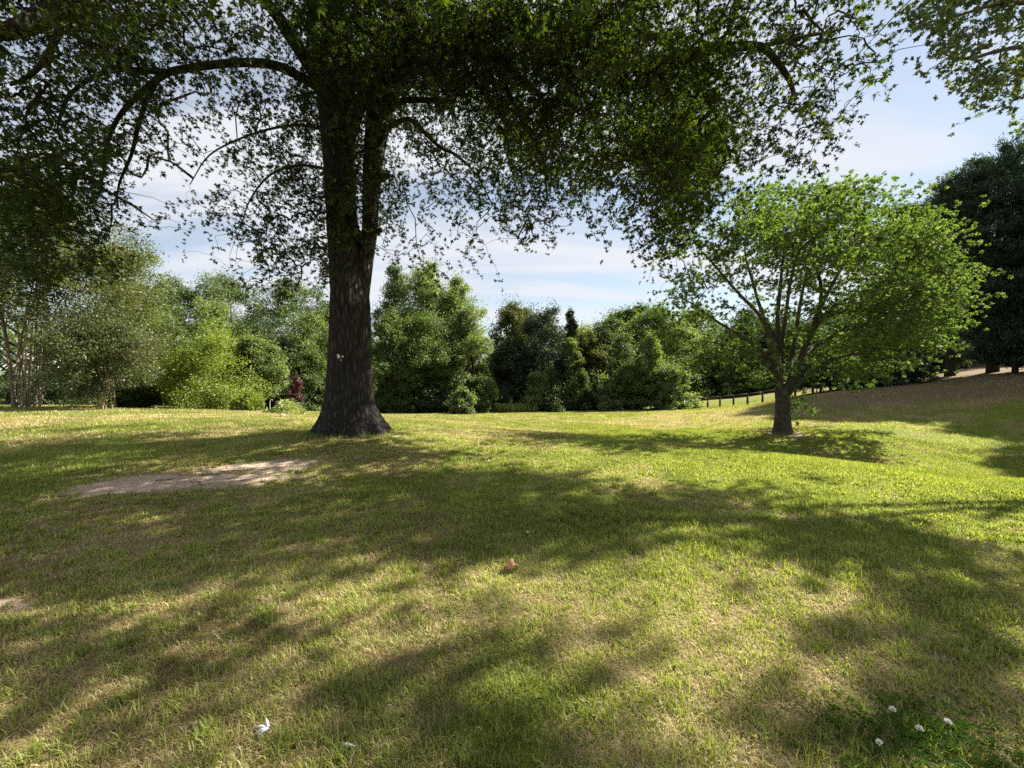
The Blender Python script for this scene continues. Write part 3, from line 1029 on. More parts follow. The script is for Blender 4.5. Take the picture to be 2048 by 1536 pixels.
# ------------------------------------------------------------------ background trees and shrubs
def plant(name, label, cat, px, ytop, wpx, d, leaf, shape='round', group=None, crown0=0.12, stems=1, tau=3.2, lsize=None, tmpl=LEAF_PLAIN, seed=0,
          lean=0.0, rough=0.35, bark=None, trunk_r=None, lobes=None, ybase=None):
    global RNG
    RNG = np.random.default_rng(1000 + seed)
    b = at(px, 800, d)
    base = np.array([b[0], b[1], gz(b[0], b[1])])
    top = at(px, ytop, d)[2]
    H = top - base[2]
    W = wpx / F * d / 2
    root = thing(name, label, cat, base, group)
    lsize = lsize or max(0.11, 0.0048 * d)
    # sub-crowns
    pointed = shape in ('cone', 'spire')
    nl = lobes or {'round': 24, 'spire': 44, 'cone': 40, 'bush': 22, 'vase': 26}[shape]
    L = []
    for k in range(nl):
        t_ = (k + RNG.random()) / nl
        if pointed:
            t_ = t_ ** 0.9
        if shape == 'round':
            prof = math.sqrt(max(0.04, 1 - (2 * t_ - 0.85) ** 2 / 1.33))
        elif shape == 'spire':
            prof = (1 - t_) ** 0.6 * 0.97 + 0.02 + 0.06 * RNG.normal()
        elif shape == 'cone':
            prof = 1.0 - 0.95 * t_
        elif shape == 'vase':
            prof = 0.35 + 0.65 * math.sin(PI * min(1, t_ * 0.85 + 0.1))
        else:
            prof = math.sqrt(max(0.05, 1 - t_ ** 2)) * RNG.uniform(0.8, 1.08)
        prof = max(0.05, prof)
        th = k * 2.4 + RNG.normal() * 0.5
        rl = W * (0.36 if not pointed else 0.30) * RNG.uniform(0.7, 1.25) * (0.3 + 0.7 * prof)
        if pointed:
            rl = max(0.05 * W, min(rl, W * prof * 0.75))
        rad = max(0, W * prof - rl) * RNG.uniform(0.6, 1.05)
        z = base[2] + H * (crown0 + (1 - crown0) * t_)
        z = min(z, top - rl * (0.7 if not pointed else 1.0))
        z = max(z, base[2] + rl * 0.5)
        L.append((base[0] + lean * H * t_ + rad * math.cos(th), base[1] + rad * math.sin(th), z, rl, rl * (1.0 if not pointed else 1.35)))
    tl = W * (0.24 if not pointed else 0.07)
    L.append((base[0] + lean * H, base[1], top - tl, tl, tl * (1 if not pointed else 1.6)))
    L = np.array(L)
    # every sub-crown carries leafy tufts; the leaves sit on the tufts
    rt0 = np.clip(0.17 * W, 0.16, 0.62) * (0.8 if pointed else 1.0)
    nt = np.clip((10.5 * (L[:, 3] / rt0) ** 1.5 * 0.42).astype(int), 3, 46)
    k = np.repeat(np.arange(len(L)), nt)
    D = rand_dir(len(k))
    D[:, 2] = np.abs(D[:, 2]) * np.where(RNG.random(len(k)) < 0.74, 1, -1)
    TC = L[k, :3] + D * (RNG.uniform(0.45, 1.08, len(k)) ** 0.6)[:, None] * np.c_[L[k, 3], L[k, 3], L[k, 4]]
    TC += (np.c_[vnoise(TC, 1.2 / W ** 0.5, 5 + seed), vnoise(TC, 1.2 / W ** 0.5, 6 + seed), vnoise(TC, 1.2 / W ** 0.5, 7 + seed)] - 0.5) * W * rough * (0.5 if pointed else 1)
    TC = TC[TC[:, 2] > base[2] + 0.08]
    # a few long shoots break the outline
    TR = rt0 * RNG.uniform(0.55, 1.35, len(TC))
    cen = np.array([base[0], base[1], base[2] + H * 0.42])
    TD = unit(TC - cen)
    al = leaf_area(tmpl) * lsize ** 2
    per = np.maximum(5, (tau * PI * TR ** 2 / (al * 0.5) * 0.75).astype(int))
    tot = per.sum()
    if tot > 34000:
        per = np.maximum(4, (per * 34000 / tot).astype(int))
    kk = np.repeat(np.arange(len(TC)), per)
    N_ = len(kk)
    d_ = rand_dir(N_)
    P = TC[kk] + d_ * (TR[kk] * RNG.random(N_) ** 0.45)[:, None] * np.array([1.15, 1.15, 0.72])
    shoot = RNG.random(N_) < 0.10
    P = P + (TD[kk] + np.array([0, 0, 0.5])) * (shoot * RNG.random(N_) * TR[kk] * 1.5)[:, None]
    P[:, 2] = np.maximum(P[:, 2], base[2] + 0.02)
    ax = unit(TD[kk] * 0.5 + d_ * 0.4 + rand_dir(N_) * 0.8 + np.array([0, 0, -0.1 if not pointed else 0.25]))
    nm = unit(d_ * 0.7 + TD[kk] * 0.3 + np.array([0, 0, 0.55]) + RNG.normal(size=(N_, 3)) * 0.45)
    sz = lsize * RNG.uniform(0.6, 1.25, N_)
    tt = np.clip(fbm(TC, 2.0 / W ** 0.5, 11 + seed, 2) * 1.0 - 0.15 + RNG.normal(0, 0.13, len(TC)), 0, 1)
    tn = np.clip(tt[kk] * 0.75 + RNG.random(N_) * 0.35, 0, 1)
    leaves('crown' if cat == 'tree' else 'foliage', P, ax, nm, sz, tn, tmpl, leaf, root, base)
    # trunk or stems with limbs running into the sub-crowns
    a = Acc()
    tr_ = trunk_r or (0.022 * H + 0.03)
    bark = bark or BARK_DARK
    if stems == 1:
        path = smooth_path([base + [0, 0, -0.15], base + [0.02 * H, 0, H * 0.2], base + [lean * H * 0.5, 0.02 * H, H * 0.5], base + [lean * H, 0, H * 0.78]], 5)
        a.tube(path, np.linspace(tr_, tr_ * 0.15, len(path)), 9)
        for lx in L[:14]:
            s = path[int(len(path) * min(0.85, max(0.15, (lx[2] - base[2]) / H - 0.18)))]
            e = lx[:3]
            a.tube(smooth_path([s, s * 0.5 + e * 0.5 + [0, 0, -0.06 * H], e], 4), np.linspace(tr_ * 0.4, tr_ * 0.08, 9), 5, cap=False)
        tname = 'trunk'
    else:
        for q in range(stems):
            th = RNG.uniform(0, 2 * PI)
            lx = L[RNG.integers(len(L))]
            rb = W * 0.14 * RNG.random() ** 0.5
            s = base + [rb * math.cos(th), rb * math.sin(th), -0.1]
            e = lx[:3]
            m1_ = s * 0.7 + e * 0.3 + [0, 0, 0.18 * H]
            pth = smooth_path([s, m1_, e], 6)
            a.tube(pth, np.linspace(tr_, tr_ * 0.25, len(pth)), 7, cap=False)
        tname = 'stems'
    a.build(tname, bark, root, origin=base)
    return root


def pine(name, label, px, ytop, wpx, d, seed, y0=0.25, group=None):
    """white pine: whorls of upswept boughs carrying needle tufts"""
    global RNG
    RNG = np.random.default_rng(3000 + seed)
    b = at(px, 740, d)
    base = np.array([b[0], b[1], gz(b[0], b[1])])
    top = at(px, ytop, d)[2]
    H = top - base[2]
    W = wpx / F * d / 2
    root = thing(name, label, 'tree', base, group)
    a = Acc()
    path = smooth_path([base + [0, 0, -0.2], base + [0.05, 0, H * 0.4], base + [0, 0.05, H * 0.97]], 8)
    a.tube(path, np.linspace(0.02 * H + 0.05, 0.03, len(path)), 10)
    C, O = [], []
    z = y0
    while z < 0.985:
        nb = RNG.integers(6, 9)
        Lw = W * (1.08 - z) ** 0.62 * (0.75 if z < 0.32 else 1)
        for q in range(nb):
            th = RNG.uniform(0, 2 * PI)
            ln = Lw * RNG.uniform(0.5, 1.2)
            dirv = np.array([math.cos(th), math.sin(th), 0])
            s = base + np.array([0, 0, H * z])
            e = s + dirv * ln + np.array([0, 0, ln * (0.08 + 1.0 * max(0, z - 0.38))])
            m_ = (s + e) / 2 + np.array([0, 0, -0.10 * ln])
            pth = smooth_path([s, m_, e], 4)
            a.tube(pth, np.linspace(0.05, 0.012, len(pth)), 4, cap=False)
            m = int(10 + 16 * ln / W)
            u = RNG.uniform(0.25, 1.0, m) ** 0.7
            pts = s[None] * ((1 - u) ** 2)[:, None] + m_[None] * (2 * u * (1 - u))[:, None] + e[None] * (u ** 2)[:, None]
            sidev = np.array([-dirv[1], dirv[0], 0])
            pts = pts + sidev[None] * (RNG.normal(0, 0.20, m) * ln * u)[:, None] + np.array([0, 0, 1])[None] * RNG.normal(0.05, 0.12, m)[:, None]
            C.append(pts)
            O.append(unit(dirv[None] + np.array([0, 0, 0.5])[None] + RNG.normal(size=(m, 3)) * 0.4))
        z += 0.025
    C, O = np.vstack(C), np.vstack(O)
    per = 18
    P = np.repeat(C, per, 0) + RNG.normal(size=(len(C) * per, 3)) * 0.13
    ax = unit(np.repeat(O, per, 0) * 0.75 + rand_dir(len(P)) * 0.7 + np.array([0, 0, 0.35]))
    up_ = (RNG.random(len(P)) < 0.12) & (P[:, 2] > base[2] + 0.45 * H)
    P[up_, 2] += RNG.random(up_.sum()) * 0.55
    leaves('crown', P, ax, rand_dir(len(P)), 0.34 * RNG.uniform(0.7, 1.2, len(P)), np.clip(np.repeat(RNG.random(len(C)), per) * 0.6 + RNG.random(len(P)) * 0.4, 0, 1), LEAF_TUFT, LM['pine'], root, base)
    a.build('trunk', BARK_DARK, root, origin=base)
    return root


G1 = 'pale stemmed crepe myrtles at the left edge of the lawn'
G2 = 'broadleaf trees of the far tree line'
G3 = 'shrubs along the edge of the lawn'
G4 = 'pines on the bank'

# left edge
plant('crepe_myrtle', 'tall crepe myrtle with many thin pale stems at the far left edge', 'tree', 55, 330, 330, 21, LM['olive'], 'vase', G1, 0.38, 16, 2.0, 0.12, LEAF_PLAIN, 1, bark=BARK_PALE, trunk_r=0.042)
plant('crepe_myrtle', 'crepe myrtle with leaning pale stems and yellow green top right of the tallest myrtle', 'tree', 215, 500, 260, 22, LM['olive'], 'vase', G1, 0.2, 9, 2.4, 0.13, LEAF_PLAIN, 2, bark=BARK_PALE, trunk_r=0.038)
plant('crepe_myrtle', 'low spreading crepe myrtle with bronze tipped twigs and arching stems', 'tree', 205, 655, 200, 19.5, LM['rust'], 'vase', G1, 0.2, 14, 1.3, 0.10, LEAF_PLAIN, 3, bark=BARK_PALE, trunk_r=0.028)
plant('crepe_myrtle', 'yellowish crepe myrtle cut off by the left border of the photo', 'tree', -90, 420, 260, 20, LM['olive'], 'vase', G1, 0.35, 9, 2.0, 0.13, LEAF_PLAIN, 4, bark=BARK_PALE, trunk_r=0.038)
plant('tall_tree', 'tall dark tree behind the pale stemmed myrtles at far left', 'tree', 90, 400, 420, 34, LM['dark'], 'round', G2, 0.15, seed=5)
plant('tall_tree', 'tall yellow green tree rising behind the leaning myrtle', 'tree', 275, 505, 150, 30, LM['light'], 'round', G2, 0.15, seed=6, tau=2.6)
plant('tree', 'rounded mid green tree on the skyline between the myrtles and the bluish tree', 'tree', 360, 568, 150, 46, LM['mid'], 'round', G2, 0.1, seed=7)
plant('tree', 'bluish light green tree on the skyline left of the oak trunk', 'tree', 465, 555, 160, 48, LM['grey'], 'round', G2, 0.1, seed=8)
plant('tree', 'dense dark green tree standing just left behind the oak trunk', 'tree', 590, 580, 200, 46, LM['mid'], 'round', G2, 0.1, seed=9)
plant('tree', 'dark tree filling the gap low behind the lime bush', 'tree', 500, 650, 190, 40, LM['dark'], 'round', G2, 0.05, seed=10)
plant('tree', 'small tree half hidden behind the oak trunk', 'tree', 690, 590, 150, 50, LM['mid'], 'round', G2, 0.05, seed=11)
plant('tree', 'dim green tree behind the bronze tipped myrtle', 'tree', 310, 620, 180, 38, LM['mid'], 'round', G2, 0.05, seed=12)
plant('shrub', 'large mid green shrub rising behind the lime bush on its left', 'shrub', 345, 655, 150, 29, LM['mid'], 'bush', G3, 0.05, 6, seed=13, trunk_r=0.05)
plant('shrub', 'bright lime green spreading bush at the lawn edge left of the oak', 'shrub', 425, 690, 240, 25, LM['lime'], 'bush', G3, 0.03, 8, 3.0, seed=14, trunk_r=0.04, rough=0.6)
plant('shrub', 'arching shrub with long sprigs reaching right above the lime bush', 'shrub', 520, 690, 100, 27, LM['light'], 'vase', G3, 0.3, 8, 1.3, seed=15, trunk_r=0.03, rough=0.6)
plant('shrub', 'little lime green bush tucked low beside the big lime bush', 'shrub', 498, 790, 66, 22.5, LM['lime'], 'bush', G3, 0.02, 5, 3, 0.1, seed=16, trunk_r=0.015)
plant('shrub', 'dark green shrub beside the left side of the oak trunk', 'shrub', 620, 705, 120, 34, LM['mid'], 'bush', G3, 0.02, 6, seed=17, trunk_r=0.04)
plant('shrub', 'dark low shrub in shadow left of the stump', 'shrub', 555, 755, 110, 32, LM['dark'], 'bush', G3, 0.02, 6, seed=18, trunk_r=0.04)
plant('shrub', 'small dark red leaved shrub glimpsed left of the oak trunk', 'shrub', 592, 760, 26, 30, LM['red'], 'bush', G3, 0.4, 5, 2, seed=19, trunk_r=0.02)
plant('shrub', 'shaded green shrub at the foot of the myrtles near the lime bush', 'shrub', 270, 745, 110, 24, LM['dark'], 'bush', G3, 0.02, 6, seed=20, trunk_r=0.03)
plant('shrub', 'low shaded shrub under the tallest crepe myrtle', 'shrub', 100, 745, 180, 25, LM['dark'], 'bush', G3, 0.02, 6, seed=21, trunk_r=0.03)

# right of the trunk
plant('poplar_tree', 'tallest pale green spired tree right of the oak trunk', 'tree', 858, 528, 190, 44, LM['light'], 'spire', G2, 0.1, seed=30, tau=3, rough=0.5)
plant('poplar_tree', 'slim spired tree close against the right side of the oak trunk', 'tree', 793, 540, 140, 46, LM['grey'], 'spire', G2, 0.1, seed=31, tau=3, rough=0.5)
plant('poplar_tree', 'spired tree on the right shoulder of the tallest poplar', 'tree', 912, 556, 150, 45, LM['light'], 'spire', G2, 0.1, seed=32, tau=3, rough=0.5)
plant('tree', 'sunlit rounded tree bordering the narrow sky gap', 'tree', 945, 618, 115, 42, LM['light'], 'round', G2, 0.06, seed=33, rough=0.5)
plant('tree', 'small vivid green domed tree right beside the oak trunk', 'tree', 778, 632, 82, 38, LM['mid'], 'round', G2, 0.2, seed=34, lobes=9)
plant('tree', 'mid green tree with dark trunk low below the spired poplars', 'tree', 840, 640, 190, 41, LM['mid'], 'round', G2, 0.12, seed=35)
plant('shrub', 'pale green bush at the foot of the poplars', 'shrub', 925, 782, 60, 37, LM['light'], 'bush', G3, 0.02, 5, seed=36, trunk_r=0.02)
plant('shrub', 'dark shrub below the domed tree right of the oak', 'shrub', 785, 755, 90, 39, LM['mid'], 'bush', G3, 0.02, 5, seed=37, trunk_r=0.03)
plant('shrub', 'green shrub under the sunlit tree by the sky gap', 'shrub', 965, 760, 70, 41, LM['mid'], 'bush', G3, 0.02, 5, seed=38, trunk_r=0.03)
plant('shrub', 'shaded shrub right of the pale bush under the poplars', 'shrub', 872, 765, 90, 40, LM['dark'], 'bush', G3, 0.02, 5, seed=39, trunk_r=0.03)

# middle
plant('tree', 'olive green tree behind the dark cedar on its left', 'tree', 1030, 622, 130, 52, LM['olive'], 'round', G2, 0.08, seed=40)
plant('cedar_tree', 'broad near black cedar in the middle of the tree line', 'tree', 1085, 624, 160, 47, LM['cedar'], 'round', G2, 0.04, seed=41, rough=0.5, tau=4)
plant('cedar_tree', 'narrow upright dark cedar on the right of the broad cedar', 'tree', 1142, 626, 64, 48, LM['cedar'], 'spire', G2, 0.04, seed=42, tau=4)
plant('cedar_tree', 'low dark evergreen leaning out left below the broad cedar', 'tree', 1025, 685, 110, 46, LM['cedar'], 'round', G2, 0.02, seed=43, tau=4)
plant('tree', 'small vine hung tree with a grey trunk right below the narrow cedar', 'tree', 1145, 680, 44, 44, LM['light'], 'vase', G2, 0.25, seed=44, tau=2)
plant('tree', 'slim olive tree between the vine hung tree and the grey green tree', 'tree', 1178, 668, 90, 46, LM['olive'], 'round', G2, 0.05, seed=45)
plant('tree', 'soft grey green cone shaped tree right of the cedars', 'tree', 1216, 642, 115, 48, LM['grey'], 'round', G2, 0.08, seed=46)
plant('far_tree', 'far pointed tree on the skyline, left of the three', 'tree', 1232, 630, 66, 66, LM['dark'], 'round', G2, 0.05, seed=47)
plant('far_tree', 'far pointed tree on the skyline, middle of the three', 'tree', 1256, 622, 70, 66, LM['mid'], 'round', G2, 0.05, seed=48)
plant('far_tree', 'far pointed tree on the skyline, right of the three', 'tree', 1277, 616, 66, 68, LM['dark'], 'round', G2, 0.05, seed=49)
plant('tree', 'large mid green tree behind the vine covered cone', 'tree', 1305, 622, 160, 54, LM['mid'], 'round', G2, 0.05, seed=50)
plant('tree', 'dark green tree behind the left side of the maple', 'tree', 1390, 630, 150, 62, LM['mid'], 'round', G2, 0.05, seed=51)
plant('tree', 'dark tree seen through the maple limbs', 'tree', 1480, 640, 170, 62, LM['dark'], 'round', G2, 0.05, seed=52)
plant('tree', 'dark tree behind the maple trunk', 'tree', 1590, 640, 190, 60, LM['dark'], 'round', G2, 0.05, seed=53)
plant('tree', 'dark tree behind the right half of the maple', 'tree', 1700, 630, 200, 52, LM['dark'], 'round', G2, 0.05, seed=54)
plant('shrub', 'sunny yellow green shrub in front of the cedars', 'shrub', 1075, 752, 66, 43, LM['light'], 'bush', G3, 0.02, 5, seed=60, trunk_r=0.03, rough=0.6)
plant('shrub', 'taller pale shrub right of the sunny yellow green shrub', 'shrub', 1105, 742, 60, 44, LM['light'], 'bush', G3, 0.02, 5, seed=61, trunk_r=0.03, rough=0.6)
plant('shrub', 'dark arched vine mound with a lit rim', 'shrub', 1160, 752, 62, 43, LM['mid'], 'bush', G3, 0.02, 5, seed=62, trunk_r=0.03)
plant('shrub', 'yellow green shrub between the vine mound and the vine cone', 'shrub', 1208, 756, 66, 43, LM['light'], 'bush', G3, 0.02, 5, seed=63, trunk_r=0.03)
plant('shrub', 'vine covered cone shaped shrub standing above the shrub row', 'shrub', 1302, 676, 110, 43.5, LM['light'], 'cone', G3, 0.03, 4, seed=64, trunk_r=0.04, rough=0.5)
plant('shrub', 'wide green shrub left of the vine cone', 'shrub', 1255, 735, 90, 43.5, LM['mid'], 'bush', G3, 0.02, 5, seed=65, trunk_r=0.03)
plant('shrub', 'round sunlit shrub at the right end of the row next to the fence', 'shrub', 1340, 738, 90, 42, LM['light'], 'bush', G3, 0.02, 5, seed=66, trunk_r=0.03, rough=0.6)
plant('shrub', 'low dark shrub at the foot of the cedars', 'shrub', 1120, 790, 90, 42.5, LM['dark'], 'bush', G3, 0.02, 5, seed=67, trunk_r=0.03)
plant('shrub', 'low green shrub in the hollow beside the cedar foot', 'shrub', 1005, 790, 50, 43.5, LM['mid'], 'bush', G3, 0.02, 5, seed=68, trunk_r=0.03)
plant('shrub', 'green shrub behind the fence left of the maple', 'shrub', 1420, 715, 120, 59, LM['mid'], 'bush', G3, 0.02, 5, seed=69, trunk_r=0.03)
plant('shrub', 'leafy shrub behind the fence close to the maple trunk', 'shrub', 1500, 705, 120, 58, LM['mid'], 'bush', G3, 0.02, 5, seed=70, trunk_r=0.03)

# taller trees filling the line behind
plant('tree', 'broad domed tree from which the spired poplars rise', 'tree', 868, 566, 230, 47, LM['light'], 'round', G2, 0.05, seed=80, rough=0.5)
plant('tree', 'green tree behind the broad cedar and olive tree', 'tree', 1075, 640, 170, 56, LM['mid'], 'round', G2, 0.05, seed=81)
plant('tree', 'green tree behind the narrow cedar', 'tree', 1165, 662, 130, 56, LM['light'], 'round', G2, 0.05, seed=82)
plant('tree', 'green tree behind the soft grey green tree', 'tree', 1245, 650, 150, 58, LM['mid'], 'round', G2, 0.05, seed=83)
plant('tree', 'light green tree low in the line behind the fence shrub', 'tree', 1350, 660, 150, 58, LM['light'], 'round', G2, 0.05, seed=84)
plant('tree', 'light green tree between the bluish tree and the lime bush', 'tree', 430, 610, 170, 42, LM['light'], 'round', G2, 0.05, seed=85)
plant('tree', 'leafy tree directly left of the oak trunk at mid height', 'tree', 625, 640, 130, 40, LM['light'], 'round', G2, 0.05, seed=86)

# the bank on the right
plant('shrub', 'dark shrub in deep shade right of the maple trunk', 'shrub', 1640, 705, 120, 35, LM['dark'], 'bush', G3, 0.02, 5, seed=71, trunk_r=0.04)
plant('shrub', 'grey leaved shaded shrub on the bank below the maple crown', 'shrub', 1720, 690, 110, 33, LM['grey'], 'bush', G3, 0.02, 5, 1.8, seed=72, trunk_r=0.04)
plant('shrub', 'low dark evergreen shrub at the top of the bank', 'shrub', 1790, 715, 120, 32, LM['cedar'], 'bush', G3, 0.02, 5, seed=73, trunk_r=0.04)
pine('pine_tree', 'tall dark pine at the right edge with bristly top', 1985, 318, 330, 32, 1, 0.24, G4)
pine('pine_tree', 'dark pine left of the tallest, its crown behind the maple edge', 1900, 372, 230, 33, 2, 0.26, G4)
pine('pine_tree', 'tall dark pine cut off by the right border', 2110, 310, 260, 30, 3, 0.22, G4)
pine('pine_tree', 'smaller dark pine behind the maple crown on the bank', 1810, 430, 200, 36, 4, 0.15, G4)
pine('pine_tree', 'short pine with low sweeping boughs at the right border', 2030, 560, 170, 29, 5, 0.10, G4)
plant('tree', 'dark tree added beyond the pines at the right edge to cover sunlit ground', 'tree', 1990, 600, 260, 46, LM['dark'], 'round', G2, 0.03, seed=56)  # added filler: its dark leaves hide the pale sunlit ground behind the pines
plant('shrub', 'dark shrub in the gap between the pine trunks and the maple', 'shrub', 1880, 690, 120, 40, LM['dark'], 'bush', G3, 0.02, 5, seed=74, trunk_r=0.04)
pine('pine_tree', 'tall pine out beyond the right border', 2280, 300, 300, 29, 6, 0.2, G4)
pine('pine_tree', 'tall pine farthest right along the bank', 2520, 260, 340, 26, 7, 0.2, G4)
pine('pine_tree', 'dark pine beyond the right border, second from the frame edge', 2230, 290, 280, 25, 8, 0.2, G4)
pine('pine_tree', 'dark pine beyond the right border, nearest to the lawn', 2420, 150, 420, 19, 9, 0.18, G4)
pine('pine_tree', 'dark pine beyond the right border, in the row behind', 2380, 300, 300, 23, 10, 0.2, G4)

# ------------------------------------------------------------------ far woods closing the horizon
RNG = np.random.default_rng(55)
n = 30000
th = np.radians(RNG.uniform(-64, 64, n))
rr = RNG.uniform(80, 105, n)
X, Y = rr * np.sin(th), rr * np.cos(th)
Hh = (7.5 + 5 * fbm(np.c_[th * 30, rr * 0.05], 1.0, 88, 3)) * 0.75
Z = ground_z(X, Y) + Hh * RNG.random(n) ** 0.8
P = np.c_[X, Y, Z]
wood = leaves('far_woods', P, rand_dir(n), unit(RNG.normal(size=(n, 3)) + [0, -0.4, 0.6]), RNG.uniform(0.7, 1.3, n), np.clip(fbm(P, 0.2, 90, 3) + RNG.normal(0, 0.1, n), 0, 1), LEAF_PLAIN, LM['mid'], None, (0, 0, 0))
wood['kind'] = 'stuff'
wood['label'] = 'distant woods seen low through gaps in the tree line'
wood['category'] = 'woods'

# ------------------------------------------------------------------ ground sheet
u = np.linspace(-1, 1, 640)
gx = 3.0 * np.sinh(u * 5.7)
gy = 5.0 + 3.0 * np.sinh(u * 5.7)
GX, GY = np.meshgrid(gx, gy)
X, Y = GX.ravel(), GY.ravel()
Z = ground_z(X, Y)
sf = np.maximum(soil_field(X, Y), ring_field(X, Y))
Z = Z + 0.012 * (fbm(np.c_[X, Y], 4.0, 61, 3) - 0.5)
m = len(u)
I = (np.arange(m - 1)[:, None] * m + np.arange(m - 1)[None]).ravel()
Fq = np.c_[I, I + 1, I + 1 + m, I + m].ravel()

gm, t, out = new_mat('lawn_ground')
tc = t.add('ShaderNodeTexCoord')
ob = tc.outputs['Object']
soil, dry, ndl = t.attr('soil'), t.attr('dry'), t.attr('needle')
n1 = t.noise(ob, 18, 6, 0.65)
n2 = t.noise(ob, 70, 4, 0.7)
n3 = t.noise(ob, 1.2, 4)
green = t.mix(n1, (0.075, 0.092, 0.012), (0.18, 0.215, 0.024))
straw = t.mix(n1, (0.105, 0.078, 0.038), (0.30, 0.235, 0.115))
grass = t.mix(t.math('ADD', t.math('MULTIPLY', dry, 0.95), t.math('MULTIPLY', t.math('SUBTRACT', n1, 0.5), 0.7), clamp=True), green, straw)
nee = t.mix(n1, (0.085, 0.052, 0.036), (0.19, 0.13, 0.088))
grass = t.mix(t.math('MULTIPLY', ndl, t.math('ADD', t.math('MULTIPLY', n1, 0.9), 0.45), clamp=True), grass, nee)
dirt = t.mix(n3, (0.34, 0.255, 0.19), (0.52, 0.40, 0.305))
dirt = t.mix(t.math('MULTIPLY', t.math('LESS_THAN', n2, 0.40), 0.65), dirt, (0.11, 0.085, 0.062))
dirt = t.mix(t.math('MULTIPLY', t.math('LESS_THAN', n1, 0.40), 0.55), dirt, (0.13, 0.10, 0.07))
rp = t.add('ShaderNodeMapRange', interpolation_type='SMOOTHSTEP')
t.link(t.math('ADD', soil, t.math('MULTIPLY', t.math('SUBTRACT', n1, 0.5), 0.5)), rp.inputs[0])
rp.inputs[1].default_value = 0.42
rp.inputs[2].default_value = 0.62
col = t.mix(rp.outputs[0], grass, dirt)
p = t.add('ShaderNodeBsdfPrincipled')
t.link(col, p.inputs['Base Color'])
p.inputs['Roughness'].default_value = 0.95
p.inputs['Specular IOR Level'].default_value = 0.1
b = t.add('ShaderNodeBump')
b.inputs['Strength'].default_value = 0.7
b.inputs['Distance'].default_value = 0.03
t.link(t.math('ADD', n1, t.math('MULTIPLY', n2, 0.5)), b.inputs['Height'])
t.link(b.outputs[0], p.inputs['Normal'])
t.link(p.outputs[0], out.inputs[0])
g = mesh_np('ground', np.c_[X, Y, Z], Fq, np.full((m - 1) ** 2, 4), gm, None, {'soil': sf, 'dry': dry_field(X, Y), 'needle': needle_shade_field(X, Y)}, smooth=True)
g['kind'] = 'structure'

# ------------------------------------------------------------------ grass blades
bm_, t, out = new_mat('grass_blade')
tint, dryb = t.attr('tint'), t.attr('dry')
cg = t.ramp(tint, [(0.0, (0.08, 0.108, 0.012)), (0.5, (0.165, 0.222, 0.026)), (1.0, (0.285, 0.335, 0.045))])
cs = t.ramp(tint, [(0.0, (0.21, 0.155, 0.075)), (0.5, (0.40, 0.32, 0.16)), (1.0, (0.58, 0.49, 0.28))])
col = t.mix(dryb, cg, cs)
d = t.add('ShaderNodeBsdfDiffuse')
t.link(col, d.inputs[0])
tr_ = t.add('ShaderNodeBsdfTranslucent')
mm = t.add('ShaderNodeMix', data_type='RGBA', blend_type='MULTIPLY')
mm.inputs['Factor'].default_value = 1
t.link(col, mm.inputs[6])
mm.inputs[7].default_value = (1.5, 1.55, 0.8, 1)
t.link(mm.outputs[2], tr_.inputs[0])
mx = t.add('ShaderNodeMixShader')
mx.inputs[0].default_value = 0.42
t.link(d.outputs[0], mx.inputs[1])
t.link(tr_.outputs[0], mx.inputs[2])
gl = t.add('ShaderNodeBsdfGlossy')
gl.inputs['Roughness'].default_value = 0.5
mx2 = t.add('ShaderNodeMixShader')
mx2.inputs[0].default_value = 0.03
t.link(mx.outputs[0], mx2.inputs[1])
t.link(gl.outputs[0], mx2.inputs[2])
t.link(mx2.outputs[0], out.inputs[0])
GRASS = bm_


